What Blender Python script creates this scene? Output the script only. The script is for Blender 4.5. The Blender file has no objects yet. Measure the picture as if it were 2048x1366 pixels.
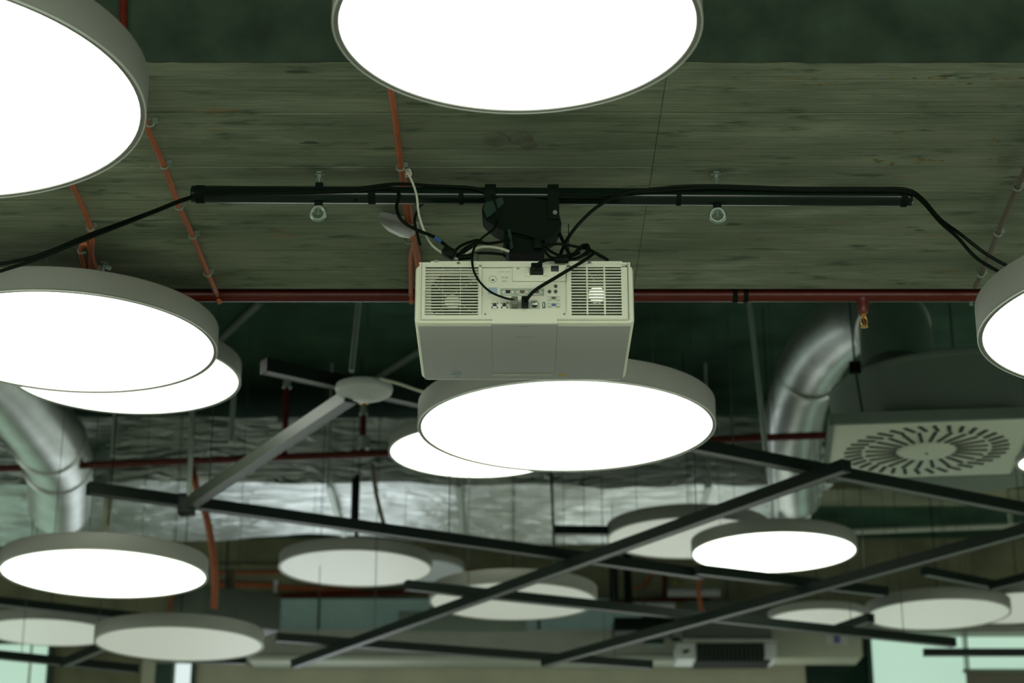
import bpy, bmesh, math, random
from mathutils import Vector, Matrix, noise
random.seed(7)
C = bpy.context.scene
COL = C.collection
R = math.radians
# ------------------------------------------------------------------ camera, world, light, exposure
EYE = 1.6                       # camera height above the floor
TH = R(20.408)                  # upward pitch
FPX = 3942.0                    # focal length in pixels of the 2048 px wide frame
cam = bpy.data.cameras.new('camera'); cam_o = bpy.data.objects.new('camera', cam); COL.objects.link(cam_o)
cam.sensor_width = 36; cam.lens = FPX*36/2048
cam_o.location = (0, 0, EYE); cam_o.rotation_euler = (R(90)+TH, 0, 0)
cam.clip_start = .05; cam.clip_end = 100
cam.dof.use_dof = True; cam.dof.focus_distance = 4.45; cam.dof.aperture_fstop = 4.6
C.camera = cam_o
w = bpy.data.worlds.new('world'); C.world = w; w.use_nodes = True
w.node_tree.nodes['Background'].inputs[0].default_value = (.42, .6, .42, 1)
w.node_tree.nodes['Background'].inputs[1].default_value = .3
C.view_settings.view_transform = 'Standard'; C.view_settings.look = 'None'
C.view_settings.gamma = 1; C.view_settings.use_curve_mapping = False
C.view_settings.exposure = 0.0
LAMP_E = 3.3                   # radiance of a lit diffuser
LAMP_C = (.94, 1.0, .86)
DIM_E = .23                     # radiance of a dimmed diffuser
WIN_E = 1.0                     # daylight seen in the far windows
BACK_E = 8.5                    # daylight in the windows behind the camera

def P(px, py, Y):               # the point of the plane y = Y seen at a pixel of the photograph
    u = (px-1024)/FPX; v = -(py-683)/FPX
    d = Vector((u, math.cos(TH)-v*math.sin(TH), math.sin(TH)+v*math.cos(TH)))
    t = Y/d.y
    return Vector((0, 0, EYE))+d*t
def PZ(px, py, z):              # the same on the level z (above the eye)
    u = (px-1024)/FPX; v = -(py-683)/FPX
    d = Vector((u, math.cos(TH)-v*math.sin(TH), math.sin(TH)+v*math.cos(TH)))
    return Vector((0, 0, EYE))+d*(z/d.z)

# ------------------------------------------------------------------ materials
def lin(c):
    return tuple(((x/255)/12.92 if x/255 <= .04045 else ((x/255+.055)/1.055)**2.4) for x in c)
def mat(name, col, rough=.6, metal=0.0, emit=None, es=0.0, noise_amt=.0, scale=8.0, bump=0.0, bscale=60.0, spec=.5, stretch=(1, 1, 1)):
    m = bpy.data.materials.new(name); m.use_nodes = True
    nt = m.node_tree; b = nt.nodes['Principled BSDF']
    b.inputs['Base Color'].default_value = (*col, 1); b.inputs['Roughness'].default_value = rough
    b.inputs['Metallic'].default_value = metal; b.inputs['Specular IOR Level'].default_value = spec
    if emit:
        b.inputs['Emission Color'].default_value = (*emit, 1); b.inputs['Emission Strength'].default_value = es
    if noise_amt or bump:
        g = nt.nodes.new('ShaderNodeNewGeometry'); mp = nt.nodes.new('ShaderNodeMapping')
        mp.inputs['Scale'].default_value = stretch
        nt.links.new(g.outputs['Position'], mp.inputs[0])
    if noise_amt:
        n = nt.nodes.new('ShaderNodeTexNoise'); n.inputs['Scale'].default_value = scale; n.inputs['Detail'].default_value = 6
        nt.links.new(mp.outputs[0], n.inputs[0])
        r = nt.nodes.new('ShaderNodeValToRGB')
        r.color_ramp.elements[0].position = .3; r.color_ramp.elements[1].position = .7
        r.color_ramp.elements[0].color = (*[c*(1-noise_amt) for c in col], 1)
        r.color_ramp.elements[1].color = (*[min(1, c*(1+noise_amt)) for c in col], 1)
        nt.links.new(n.outputs[0], r.inputs[0]); nt.links.new(r.outputs[0], b.inputs['Base Color'])
    if bump:
        n2 = nt.nodes.new('ShaderNodeTexNoise'); n2.inputs['Scale'].default_value = bscale; n2.inputs['Detail'].default_value = 5
        nt.links.new(mp.outputs[0], n2.inputs[0])
        bp = nt.nodes.new('ShaderNodeBump'); bp.inputs['Strength'].default_value = bump; bp.inputs['Distance'].default_value = .02
        nt.links.new(n2.outputs[0], bp.inputs['Height']); nt.links.new(bp.outputs[0], b.inputs['Normal'])
    return m
def concrete_mat():
    m = bpy.data.materials.new('board_marked_concrete'); m.use_nodes = True
    nt = m.node_tree; N = nt.nodes; L = nt.links; b = N['Principled BSDF']; b.inputs['Roughness'].default_value = .85
    b.inputs['Specular IOR Level'].default_value = .2
    g = N.new('ShaderNodeNewGeometry')
    def nz(sc, detail, scale, off=(0, 0, 0), rough=.6):
        mp = N.new('ShaderNodeMapping'); mp.inputs['Scale'].default_value = scale; mp.inputs['Location'].default_value = off
        L.new(g.outputs['Position'], mp.inputs[0])
        n = N.new('ShaderNodeTexNoise'); n.inputs['Scale'].default_value = sc; n.inputs['Detail'].default_value = detail
        n.inputs['Roughness'].default_value = rough
        L.new(mp.outputs[0], n.inputs[0]); return n.outputs[0]
    def ramp(f, p0, p1, c0, c1):
        r = N.new('ShaderNodeValToRGB'); r.color_ramp.elements[0].position = p0; r.color_ramp.elements[1].position = p1
        r.color_ramp.elements[0].color = c0; r.color_ramp.elements[1].color = c1
        L.new(f, r.inputs[0]); return r.outputs[0]
    def mix(fac, a, bb, mode='MIX'):
        x = N.new('ShaderNodeMix'); x.data_type = 'RGBA'; x.blend_type = mode
        if isinstance(fac, float): x.inputs[0].default_value = fac
        else: L.new(fac, x.inputs[0])
        for k, s in ((6, a), (7, bb)):
            if isinstance(s, tuple): x.inputs[k].default_value = s
            else: L.new(s, x.inputs[k])
        return x.outputs[2]
    W = (1, 1, 1, 1); K = (0, 0, 0, 1)
    base = ramp(nz(1.0, 8, (2.2, 9, 1)), .32, .68, (.125, .150, .095, 1), (.245, .272, .188, 1))
    grain = ramp(nz(1.0, 6, (5, 130, 1), (3, 1, 0)), .3, .7, (.72, .72, .72, 1), (1.12, 1.12, 1.1, 1))
    c = mix(1.0, base, grain, 'MULTIPLY')
    pale = ramp(nz(1.0, 7, (3, 12, 1), (11, 4, 0)), .60, .74, K, (.5, .5, .5, 1))
    c = mix(pale, c, (.36, .385, .31, 1))
    dark = ramp(nz(1.0, 5, (7, 26, 1), (2, 9, 0)), .57, .70, K, (.8, .8, .8, 1))
    c = mix(dark, c, (.060, .082, .050, 1))
    knot = ramp(nz(1.0, 3, (5.5, 17, 1), (31, 17, 0)), .66, .73, K, (.85, .85, .85, 1))
    c = mix(knot, c, (.035, .052, .030, 1))
    broad = ramp(nz(1.0, 4, (.9, 1.6, 1), (5, 5, 0)), .35, .65, (.80, .82, .80, 1), (1.08, 1.08, 1.08, 1))
    c = mix(1.0, c, broad, 'MULTIPLY')
    rust = ramp(nz(1.0, 6, (6, 22, 1), (7, 2, 0)), .66, .74, K, (.7, .7, .7, 1))
    c = mix(rust, c, (.19, .12, .035, 1))
    L.new(c, b.inputs['Base Color'])
    bp = N.new('ShaderNodeBump'); bp.inputs['Strength'].default_value = .35; bp.inputs['Distance'].default_value = .006
    L.new(nz(1.0, 8, (8, 90, 1)), bp.inputs['Height']); L.new(bp.outputs[0], b.inputs['Normal'])
    return m
def foil_mat():
    m = bpy.data.materials.new('crinkled_foil'); m.use_nodes = True
    nt = m.node_tree; N = nt.nodes; L = nt.links; b = N['Principled BSDF']
    b.inputs['Metallic'].default_value = 1; b.inputs['Roughness'].default_value = .3
    b.inputs['Base Color'].default_value = (.66, .70, .68, 1)
    g = N.new('ShaderNodeNewGeometry'); mp = N.new('ShaderNodeMapping'); mp.inputs['Scale'].default_value = (1.2, 4.5, 6)
    L.new(g.outputs['Position'], mp.inputs[0])
    n = N.new('ShaderNodeTexNoise'); n.inputs['Scale'].default_value = 3.2; n.inputs['Detail'].default_value = 7; n.inputs['Distortion'].default_value = 1.2
    L.new(mp.outputs[0], n.inputs[0])
    bp = N.new('ShaderNodeBump'); bp.inputs['Strength'].default_value = .8; bp.inputs['Distance'].default_value = .06
    L.new(n.outputs[0], bp.inputs['Height']); L.new(bp.outputs[0], b.inputs['Normal'])
    return m
M = {}
M['concrete'] = concrete_mat()
M['paint'] = mat('dark_sprayed_paint', (.022, .036, .022), .95, noise_amt=.35, scale=9, bump=.3, bscale=45, spec=.15)
M['ceil'] = mat('dark_sprayed_ceiling', (.034, .075, .046), .95, noise_amt=.35, scale=3, spec=.15)
M['floor'] = mat('grey_carpet', (.52, .54, .47), .9, noise_amt=.15, scale=3)
M['olive'] = mat('olive_concrete', (.16, .165, .095), .9, noise_amt=.4, scale=2.5)
M['plaster'] = mat('beige_plaster', (.40, .40, .29), .9, noise_amt=.1, scale=3)
M['bulk'] = mat('grey_bulkhead_paint', (.30, .31, .26), .8, noise_amt=.06)
M['trim'] = mat('pale_trim', (.42, .45, .37), .6)
M['housing'] = mat('silver_grey_lamp_paint', (.20, .205, .175), .55, metal=.15)
M['lip'] = mat('light_grazed_lip', (.62, .64, .58), .4, metal=.4)  # pale colour paints in the light grazing the lamp's outer edge
M['off'] = mat('unlit_diffuser', (.42, .45, .45), .5)
M['lit'] = mat('glowing_diffuser', (.8, .8, .8), .5, emit=LAMP_C, es=LAMP_E)
M['dim'] = mat('dimmed_diffuser', (.8, .8, .76), .5, emit=(.94, 1.0, .86), es=DIM_E)
M['wire'] = mat('steel_wire', (.03, .042, .034), .5)
M['rod'] = mat('galvanised_rod', (.36, .42, .36), .45, metal=.5)
M['zinc'] = mat('zinc_plated_steel', (.26, .33, .27), .36, metal=.85)
M['black'] = mat('black_plastic', (.004, .008, .004), .45, spec=.06)
M['cable'] = mat('black_cable_rubber', (.003, .006, .003), .5, spec=.06)
M['blackpaint'] = mat('black_painted_tube', (.003, .009, .005), .14, noise_amt=.2, scale=30, spec=.25)
M['tape'] = mat('black_tape', (.003, .006, .003), .7, spec=.06)
M['mount'] = mat('black_powder_coat', (.003, .008, .004), .55, spec=.06)
M['mountgrey'] = mat('dark_green_grey_plate', (.014, .032, .021), .5, spec=.15)
M['whitep'] = mat('off_white_plastic', (.66, .66, .52), .45, noise_amt=.02, scale=30)
M['whitep2'] = mat('off_white_plastic_panel', (.62, .63, .50), .5)
M['under'] = mat('off_white_textured_plastic', (.325, .325, .295), .6, noise_amt=.03, scale=400)
M['cavity'] = mat('dark_cavity', (.015, .022, .016), .8)
M['socket'] = mat('black_socket', (.01, .012, .01), .5)
M['metalplate'] = mat('nickel_plate', (.5, .54, .45), .35, metal=.7)
M['brightmetal'] = mat('bright_tin', (.85, .86, .78), .3, metal=.3)
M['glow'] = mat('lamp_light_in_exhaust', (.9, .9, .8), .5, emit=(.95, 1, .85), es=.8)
M['greyplug'] = mat('grey_plug', (.11, .12, .09), .5)
M['brown'] = mat('brown_connector', (.12, .10, .05), .5)
M['blueport'] = mat('blue_connector', (.08, .13, .22), .5)
M['bluetag'] = mat('pale_blue_sticker', (.30, .40, .46), .5)
M['bluetape'] = mat('blue_tape', (.03, .09, .24), .5)
M['ink'] = mat('grey_ink', (.12, .13, .10), .7)
M['yellow'] = mat('yellow_label', (.38, .34, .03), .6)
M['labelgrey'] = mat('grey_label', (.22, .27, .27), .6)
M['labelpale'] = mat('pale_grey_strip', (.36, .37, .30), .6)
M['groove'] = mat('shadow_gap_plastic', (.25, .26, .2), .7)
M['whitecable'] = mat('white_cable', (.46, .47, .36), .5)
M['orange'] = mat('orange_conduit', (.30, .075, .020), .55, noise_amt=.15, scale=20)
M['browncon'] = mat('brown_conduit', (.075, .055, .03), .6)
M['red'] = mat('dark_red_painted_pipe', (.070, .009, .004), .32, noise_amt=.15, scale=25, spec=.25)
M['brass'] = mat('brass', (.6, .36, .08), .35, metal=.8)
M['glassbulb'] = mat('sprinkler_bulb', (.25, .06, .02), .2)
M['track'] = mat('dark_grey_track_paint', (.007, .013, .009), .45, spec=.18)
M['trackpale'] = mat('pale_grey_track_insert', (.115, .12, .105), .5)
M['tracklit'] = mat('lamp_lit_track_paint', (.05, .06, .045), .4, spec=.4)  # lighter copy of the track paint, with lamp light put into it
M['trackslot'] = mat('track_slot', (.012, .016, .012), .6)
M['ap'] = mat('white_detector_plastic', (.42, .44, .42), .5)
M['foil'] = foil_mat()
M['spiral'] = mat('galvanised_spiral_duct', (.58, .61, .58), .4, metal=1, noise_amt=.1, scale=6, bump=.06, bscale=14)
M['drum'] = mat('dark_grey_sheet_steel', (.14, .18, .14), .7, metal=.1, noise_amt=.1, scale=3)
M['diffplate'] = mat('white_diffuser_plate', (.58, .62, .49), .5)
M['slot'] = mat('dark_slot', (.012, .018, .012), .8)
M['boxgrey'] = mat('dark_grey_unit', (.06, .075, .055), .6)
M['unitwhite'] = mat('unit_white', (.5, .52, .5), .5)
M['beige'] = mat('pale_beige_board', (.40, .41, .31), .8)
M['darkglass'] = mat('dark_green_glass', (.008, .025, .015), .15)
M['daylight'] = mat('daylit_glass', (.2, .25, .22), .2, emit=(.42, .62, .49), es=WIN_E)
M['daylight2'] = mat('bright_daylit_glass', (.2, .25, .22), .2, emit=(.70, .82, .80), es=WIN_E)
M['teal'] = mat('teal_glass_strip', (.12, .165, .14), .15, emit=(.07, .115, .095), es=.5, noise_amt=.35, scale=3)
M['daylight_front'] = mat('daylit_window_pane', (.3, .3, .3), .3, emit=(.93, 1, .88), es=BACK_E)
SIDE_E = 2.0  # strength of the added side fill
M['side_fill'] = mat('side_fill_pane', (.3, .3, .3), .3, emit=(.90, 1, .90), es=SIDE_E)
M['frame'] = mat('dark_green_window_frame', (.02, .06, .04), .4)
M['roller'] = mat('brown_grey_blind_fabric', (.15, .145, .105), .8)
M['signgreen'] = mat('dark_green_sign', (.01, .05, .025), .5)
M['signyellow'] = mat('yellow_sticker', (.3, .25, .03), .6)
M['bluesign'] = mat('blue_sign_mark', (.10, .12, .30), .6)
M['whitepaper'] = mat('white_paper', (.52, .53, .47), .7)

# ------------------------------------------------------------------ mesh helpers
class MB:
    def __init__(s): s.bm = bmesh.new()
    def box(s, c, size, rot=None, bevel=0, taper=None):
        r = bmesh.ops.create_cube(s.bm, size=1.0)['verts']
        for v in r:
            x, y, z = v.co.x*size[0], v.co.y*size[1], v.co.z*size[2]
            if taper and v.co.z > 0: x *= taper[0]; y *= taper[1]
            v.co = (x, y, z)
        if bevel:
            es = {e for v in r for e in v.link_edges}
            nb = bmesh.ops.bevel(s.bm, geom=list(es), offset=bevel, segments=2, affect='EDGES', profile=.5)
            r = list({v for f in nb['faces'] for v in f.verts} | {v for v in r if v.is_valid})
        m = Matrix.Translation(Vector(c)) @ (rot.to_4x4() if rot else Matrix())
        bmesh.ops.transform(s.bm, matrix=m, verts=r); return s
    def box2(s, a, b, bevel=0):
        a = Vector(a); b = Vector(b)
        return s.box((a+b)/2, [abs(q) for q in (b-a)], None, bevel)
    def cyl(s, p0, p1, r0, r1=None, seg=12, caps=True):
        p0 = Vector(p0); p1 = Vector(p1); d = p1-p0
        r1 = r0 if r1 is None else r1
        q = d.to_track_quat('Z', 'Y').to_matrix().to_4x4()
        bmesh.ops.create_cone(s.bm, cap_ends=caps, segments=seg, radius1=r0, radius2=r1, depth=d.length,
                              matrix=Matrix.Translation((p0+p1)/2) @ q)
        return s
    def lathe(s, prof, c=(0, 0, 0), axis=None, seg=32, closed=False):
        q = (Vector(axis).to_track_quat('Z', 'Y').to_matrix() if axis else Matrix.Identity(3))
        c = Vector(c); rings = []
        for (r, z) in prof:
            if r < 1e-6: rings.append([s.bm.verts.new(c+q@Vector((0, 0, z)))])
            else: rings.append([s.bm.verts.new(c+q@Vector((r*math.cos(2*math.pi*i/seg), r*math.sin(2*math.pi*i/seg), z))) for i in range(seg)])
        pr = list(zip(rings[:-1], rings[1:]))
        if closed: pr.append((rings[-1], rings[0]))
        for a, b in pr:
            for i in range(seg):
                j = (i+1) % seg
                try:
                    if len(a) == 1 and len(b) == 1: continue
                    if len(a) == 1: s.bm.faces.new((a[0], b[j], b[i]))
                    elif len(b) == 1: s.bm.faces.new((a[i], a[j], b[0]))
                    else: s.bm.faces.new((a[i], a[j], b[j], b[i]))
                except ValueError: pass
        return s
    def tube(s, pts, r, seg=8, sub=5, rfun=None):
        pts = [Vector(p) for p in pts]
        path = []
        if sub > 1 and len(pts) > 2:
            for i in range(len(pts)-1):
                p0 = pts[max(i-1, 0)]; p1 = pts[i]; p2 = pts[i+1]; p3 = pts[min(i+2, len(pts)-1)]
                for k in range(sub):
                    t = k/sub
                    path.append(.5*((2*p1)+(p2-p0)*t+(2*p0-5*p1+4*p2-p3)*t*t+(3*p1-p0-3*p2+p3)*t**3))
            path.append(pts[-1])
        else: path = pts
        rings = []; up = None
        for i, p in enumerate(path):
            t = (path[min(i+1, len(path)-1)]-path[max(i-1, 0)]).normalized()
            if up is None:
                up = t.orthogonal().normalized()
            up = (up-t*up.dot(t))
            up = up.normalized() if up.length > 1e-6 else t.orthogonal().normalized()
            n = t.cross(up)
            rr = rfun(i/(len(path)-1)) if rfun else r
            rings.append([s.bm.verts.new(p+(up*math.cos(2*math.pi*k/seg)+n*math.sin(2*math.pi*k/seg))*rr) for k in range(seg)])
        for a, b in zip(rings[:-1], rings[1:]):
            for k in range(seg):
                j = (k+1) % seg; s.bm.faces.new((a[k], a[j], b[j], b[k]))
        s.bm.faces.new(rings[0][::-1]); s.bm.faces.new(rings[-1])
        return s
    def torus(s, c, axis, Rr, r, seg=24, rs=8, scale=None):
        q = Vector(axis).to_track_quat('Z', 'Y').to_matrix(); c = Vector(c); rings = []
        for i in range(seg):
            a = 2*math.pi*i/seg
            rings.append([s.bm.verts.new(c+q@Vector(((Rr+r*math.cos(2*math.pi*k/rs))*math.cos(a), (Rr+r*math.cos(2*math.pi*k/rs))*math.sin(a), r*math.sin(2*math.pi*k/rs)))) for k in range(rs)])
        for i in range(seg):
            a = rings[i]; b = rings[(i+1) % seg]
            for k in range(rs):
                j = (k+1) % rs; s.bm.faces.new((a[k], b[k], b[j], a[j]))
        return s
    def prism(s, poly, d):          # closed polygon (3-D points) swept by d
        d = Vector(d)
        a = [s.bm.verts.new(Vector(p)) for p in poly]; b = [s.bm.verts.new(Vector(p)+d) for p in poly]
        n = len(a)
        s.bm.faces.new(a[::-1]); s.bm.faces.new(b)
        for i in range(n):
            j = (i+1) % n; s.bm.faces.new((a[i], a[j], b[j], b[i]))
        return s
    def build(s, name, m, parent=None, smooth=True, ang=35):
        bmesh.ops.recalc_face_normals(s.bm, faces=s.bm.faces[:])
        if parent is not None:
            org = world_loc(parent)
        else:
            vs = [v.co for v in s.bm.verts]
            org = Vector(((min(v.x for v in vs)+max(v.x for v in vs))/2, (min(v.y for v in vs)+max(v.y for v in vs))/2, min(v.z for v in vs)))
        bmesh.ops.translate(s.bm, verts=s.bm.verts[:], vec=-org)
        me = bpy.data.meshes.new(name); s.bm.to_mesh(me); s.bm.free()
        if smooth:
            me.shade_smooth(); me.set_sharp_from_angle(angle=R(ang))
        me.materials.append(m)
        o = bpy.data.objects.new(name, me); COL.objects.link(o)
        if parent is not None: o.parent = parent
        else: o.location = org
        return o
def world_loc(o):
    p = Vector((0, 0, 0))
    while o is not None:
        p += o.location; o = o.parent
    return p
def tag(o, label, cat, group=None):
    o['label'] = label; o['category'] = cat
    if group: o['group'] = group
    return o
def thing(name, label, cat, loc, group=None):
    o = bpy.data.objects.new(name, None); COL.objects.link(o); o.location = loc; o.empty_display_size = .05
    return tag(o, label, cat, group)
def struct(o):
    o['kind'] = 'structure'; return o
def bx(name, c, size, m, parent=None, rot=None, bevel=0):
    return MB().box(c, size, rot, bevel).build(name, m, parent)

# ------------------------------------------------------------------ room
SOF = EYE+2.06; CEIL = EYE+4.2; YB0, YB1 = 3.80, 5.115; FAR = 16.0
struct(bx('floor', (0, 5, -.05), (17, 24, .1), M['floor']))
struct(bx('ceiling', (0, 5, CEIL+.1), (17, 24, .2), M['ceil']))
struct(bx('wall_left', (-8.1, 5, CEIL/2), (.2, 24, CEIL), M['plaster']))
struct(bx('wall_right', (8.1, 5, CEIL/2), (.2, 24, CEIL), M['plaster']))
wf = struct(bx('wall_front', (0, -6.6, CEIL/2), (16.4, .2, CEIL), M['plaster']))
for i, x in enumerate((-5, 0, 5)):
    wn = struct(bx('window_%d' % (i+1), (x, -6.47, 2.3), (4.2, .06, 2.6), M['frame']))
    bx('pane', (x, -6.43, 2.3), (4.0, .03, 2.4), M['daylight_front'], wn)
for i, (sx, y) in enumerate(((-1, 2.5), (-1, 11), (1, 2.5), (1, 11))):  # unseen glowing windows added on both sides to lift the fill light
    wn = struct(bx('window_%d' % (i+10), (sx*7.97, y, 1.8), (.06, 6.2, 2.4), M['frame']))
    bx('pane', (sx*7.93, y, 1.8), (.03, 6.0, 2.2), M['side_fill'], wn)
# the wide dropped beam: painted flanks, board-marked soffit cast in bands
beam = struct(bx('ceiling_beam', (0, (YB0+YB1)/2, (SOF+.02+CEIL)/2), (16, YB1-YB0, CEIL-SOF-.02), M['paint']))
ys = [124, 160, 225, 262, 298, 334, 371, 400, 432, 466, 500, 541, 577]
def ysof(py): return PZ(1024, py, SOF-EYE).y
bounds = [ysof(p) for p in ys]; bounds[0] = YB0; bounds[-1] = YB1
xs = [-8, -2.2, .34, 2.6, 8]
GAP = [0, .0008, .0026, .0008, .0012, .0014, .0009, .0022, .0016, .0010, .0012, .0016, 0]
for i in range(len(bounds)-1):
    for j in range(len(xs)-1):
        dz = random.uniform(-.0005, .0005)
        g0, g1 = GAP[i], GAP[i+1]
        b = MB().box2((xs[j]+.0007, bounds[i]+g0, SOF+dz), (xs[j+1]-.0007, bounds[i+1]-g1, SOF+.03), bevel=.0005)
        b.build('concrete_band', M['concrete'], beam, smooth=False)
# the board edge where the dark paint runs over the arris in ragged splashes
MB().box2((-8, YB0+.002, SOF+.003), (8, YB1-.002, SOF+.0195)).build('soffit_backing', M['concrete'], beam)
sk_ = MB(); prev = None                        # the paint on the flank ends in a ragged line at the arris
for k in range(401):
    x = -4+8*k/400; zb = SOF-.0006+.0035*max(0, noise.noise(Vector((x*9, 0, 0))))+.0025*max(0, noise.noise(Vector((x*37, 3, 0))))
    row = [sk_.bm.verts.new(v) for v in ((x, YB0-.003, SOF+.06), (x, YB0-.003, zb), (x, YB0-.0002, zb), (x, YB0-.0002, SOF+.06))]
    if prev:
        for q in range(4): sk_.bm.faces.new((prev[q], prev[(q+1) % 4], row[(q+1) % 4], row[q]))
    prev = row
sk_.build('paint_edge', M['paint'], beam, smooth=False)
# stains: two round damp marks and a dashed row of rust marks
for (px, py, a, bb) in ((992, 278, .030, .017), (1042, 276, .026, .015), (1058, 290, .02, .01)):
    c = PZ(px, py, SOF-EYE)
    m_ = MB(); m_.lathe([(0, 0), (a*.7, 0), (a, .0006)], (0, 0, 0), seg=18)
    bmesh.ops.scale(m_.bm, vec=(1, bb/a*2.2, 1), verts=m_.bm.verts[:])
    bmesh.ops.translate(m_.bm, vec=(c.x, c.y, SOF-.0016), verts=m_.bm.verts[:])
    if 'stain' not in M: M['stain'] = mat('damp_concrete', (.105, .115, .072), .85, noise_amt=.3, scale=30)
    m_.build('damp_mark', M['stain'], beam)
M['rust'] = mat('rust_mark', (.17, .135, .04), .85, noise_amt=.5, scale=40)
rm = MB()
def blot(c, wx_, wy_):
    n = 11
    rim = [rm.bm.verts.new((c.x+wx_*math.cos(2*math.pi*i/n)*random.uniform(.45, 1.1), c.y+wy_*math.sin(2*math.pi*i/n)*random.uniform(.4, 1.2), SOF-.0006)) for i in range(n)]
    ctr = rm.bm.verts.new((c.x, c.y, SOF-.0016))
    for i in range(n): rm.bm.faces.new((rim[i], rim[(i+1) % n], ctr))
for k in range(20):
    for row, py in ((0, 156), (1, 168)):
        if random.random() < .2: continue
        c = PZ(1440+k*32+row*14+random.uniform(-5, 5), py+random.uniform(-1, 1), SOF-EYE)
        blot(c, random.uniform(.005, .013), random.uniform(.002, .007))
for q_ in ((1790, 268), (1800, 290), (1760, 322), (1770, 326), (1850, 322), (1870, 318), (1985, 320), (1990, 276)):
    for k in range(3):
        c = PZ(q_[0]+random.uniform(-16, 16), q_[1]+random.uniform(-6, 6), SOF-EYE)
        blot(c, random.uniform(.004, .014), random.uniform(.003, .009))
r_ = rm.build('rust_mark', M['rust'], beam); r_['kind'] = 'stuff'

# second, narrow rib further back and the far wall
rib = struct(MB().box2((-8, 13.5, EYE+3.9), (8, 13.93, CEIL)).build('trim_1', M['olive']))
wb = struct(MB().box2((-8, FAR, 0), (8, FAR+.2, CEIL)).build('wall_back', M['olive']))
def far(px, py, Y=FAR): return P(px, py, Y)
zt = lambda py, Y: P(1024, py, Y).z
# beige lower wall, trim line, grey bulkhead, teal glass strip
pl = struct(MB().box2((far(392, 1290).x, FAR-.06, 0), (far(1606, 1290).x, FAR-.001, zt(1322, FAR-.06))).build('wall_back_lower', M['plaster']))
bh = struct(MB().box2((far(300, 1290, 15.6).x, 15.6, zt(1311, 15.6)), (far(1725, 1290, 15.6).x, FAR-.065, zt(1259, 15.6))).build('trim_2', M['bulk']))
struct(MB().box2((far(500, 1290, 15.58).x, 15.57, zt(1321, 15.57)), (far(1400, 1290, 15.57).x, FAR-.066, zt(1311.5, 15.57))).build('trim_3', M['trim']))
gs = struct(MB().box2((far(490, 1290).x, FAR-.05, zt(1262, FAR-.05)), (far(1290, 1290).x, FAR-.01, zt(1196, FAR-.05))).build('window_4', M['frame']))
for a, b_ in ((494, 634), (640, 860), (866, 1075), (1081, 1284)):
    MB().box2((far(a, 1290).x, FAR-.065, zt(1259, FAR-.06)), (far(b_, 1290).x, FAR-.045, zt(1198, FAR-.06))).build('pane', M['teal'], gs)

# far windows
def window(n, px0, px1, py0, zbot, m, Y=FAR-.08, mull=()):
    x0 = far(px0, 1290, Y).x; x1 = far(px1, 1290, Y).x; z1 = zt(py0, Y)
    fr = MB(); t = .035
    fr.box2((x0-t, Y-.02, zbot-t), (x0, Y+.07, z1+t)); fr.box2((x1, Y-.02, zbot-t), (x1+t, Y+.07, z1+t))
    fr.box2((x0-t, Y-.02, z1), (x1+t, Y+.07, z1+t)); fr.box2((x0-t, Y-.02, zbot-t), (x1+t, Y+.07, zbot))
    o = struct(fr.build('window_%d' % n, M['frame']))
    edges = [x0]+[far(q, 1290, Y).x for q in mull]+[x1]
    for a, b_ in zip(edges[:-1], edges[1:]):
        MB().box2((a+.012, Y+.02, zbot), (b_-.012, Y+.04, z1)).build('pane', m, o)
    return o
window(5, 1742, 2330, 1258, 1.0, M['daylight'], mull=(1934, 2130))
window(6, -420, 98, 1288, 1.0, M['daylight'], mull=(-160, 62))
window(7, 350, 386, 1318, 1.0, M['daylight2'])
struct(MB().box2((far(292, 1290).x, FAR-.1, 0), (far(318, 1290).x, FAR-.01, zt(1318, FAR-.1))).build('trim_4', M['beige']))
struct(MB().box2((far(319, 1290).x, FAR-.07, 0), (far(345, 1290).x, FAR-.01, zt(1318, FAR-.1))).build('trim_5', M['frame']))
# windows lower in the far wall (below the frame): they light the underside of the duct
M['daylight3'] = mat('cool_daylit_glass', (.2, .25, .22), .2, emit=(.74, .80, .88), es=WIN_E*2.8)
window(8, 440, 810, 1415, 1.0, M['daylight3'], mull=(640,))
window(9, 1130, 1580, 1415, 1.0, M['daylight3'], mull=(1340,))
struct(MB().box2((far(1722, 1290, 15.7).x, 15.7, zt(1264, 15.7)), (8, FAR-.11, zt(1250, 15.7))).build('trim_6', M['bulk']))
dg = struct(MB().box2((far(1607, 1290).x, FAR-.07, 0), (far(1733, 1290).x, FAR-.01, zt(1317, FAR))).build('door_1', M['darkglass']))
bd = MB().box2((far(1541, 1290, 15.3).x, 15.3, zt(1317, 15.3)), (far(1723, 1290, 15.3).x, 15.58, zt(1240, 15.3)), bevel=.02).build('wall_board', M['beige'])
tag(bd, 'pale beige box panel at the far end above the dark doorway', 'panel')
c = P(1674, 1276, 15.29)
MB().box((c.x, 15.297, c.z), (.17, .004, .1)).build('notice', M['whitepaper'], bd)
MB().box((c.x, 15.292, c.z), (.05, .006, .08)).build('blue_mark', M['bluesign'], bd)
bl = thing('roller_blind', 'brown grey roller blind hanging low in the right far window', 'blind', P(2060, 1366, FAR-.2))
MB().box2((far(1926, 1290, 15.75).x, 15.72, 2.6), (far(2330, 1290, 15.75).x, 15.74, zt(1346, 15.75))).build('fabric', M['roller'], bl)
MB().cyl((far(1922, 1290, 15.75).x, 15.75, zt(1342, 15.75)), (far(2334, 1290, 15.75).x, 15.75, zt(1342, 15.75)), .018).build('roller_tube', M['zinc'], bl)
for q in (1931, 1938, 2200):
    a = P(q, 1342, 15.75); MB().cyl(a, (a.x, a.y, zt(1262, 15.75)), .006, seg=6).build('cord', M['wire'], bl)

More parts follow.
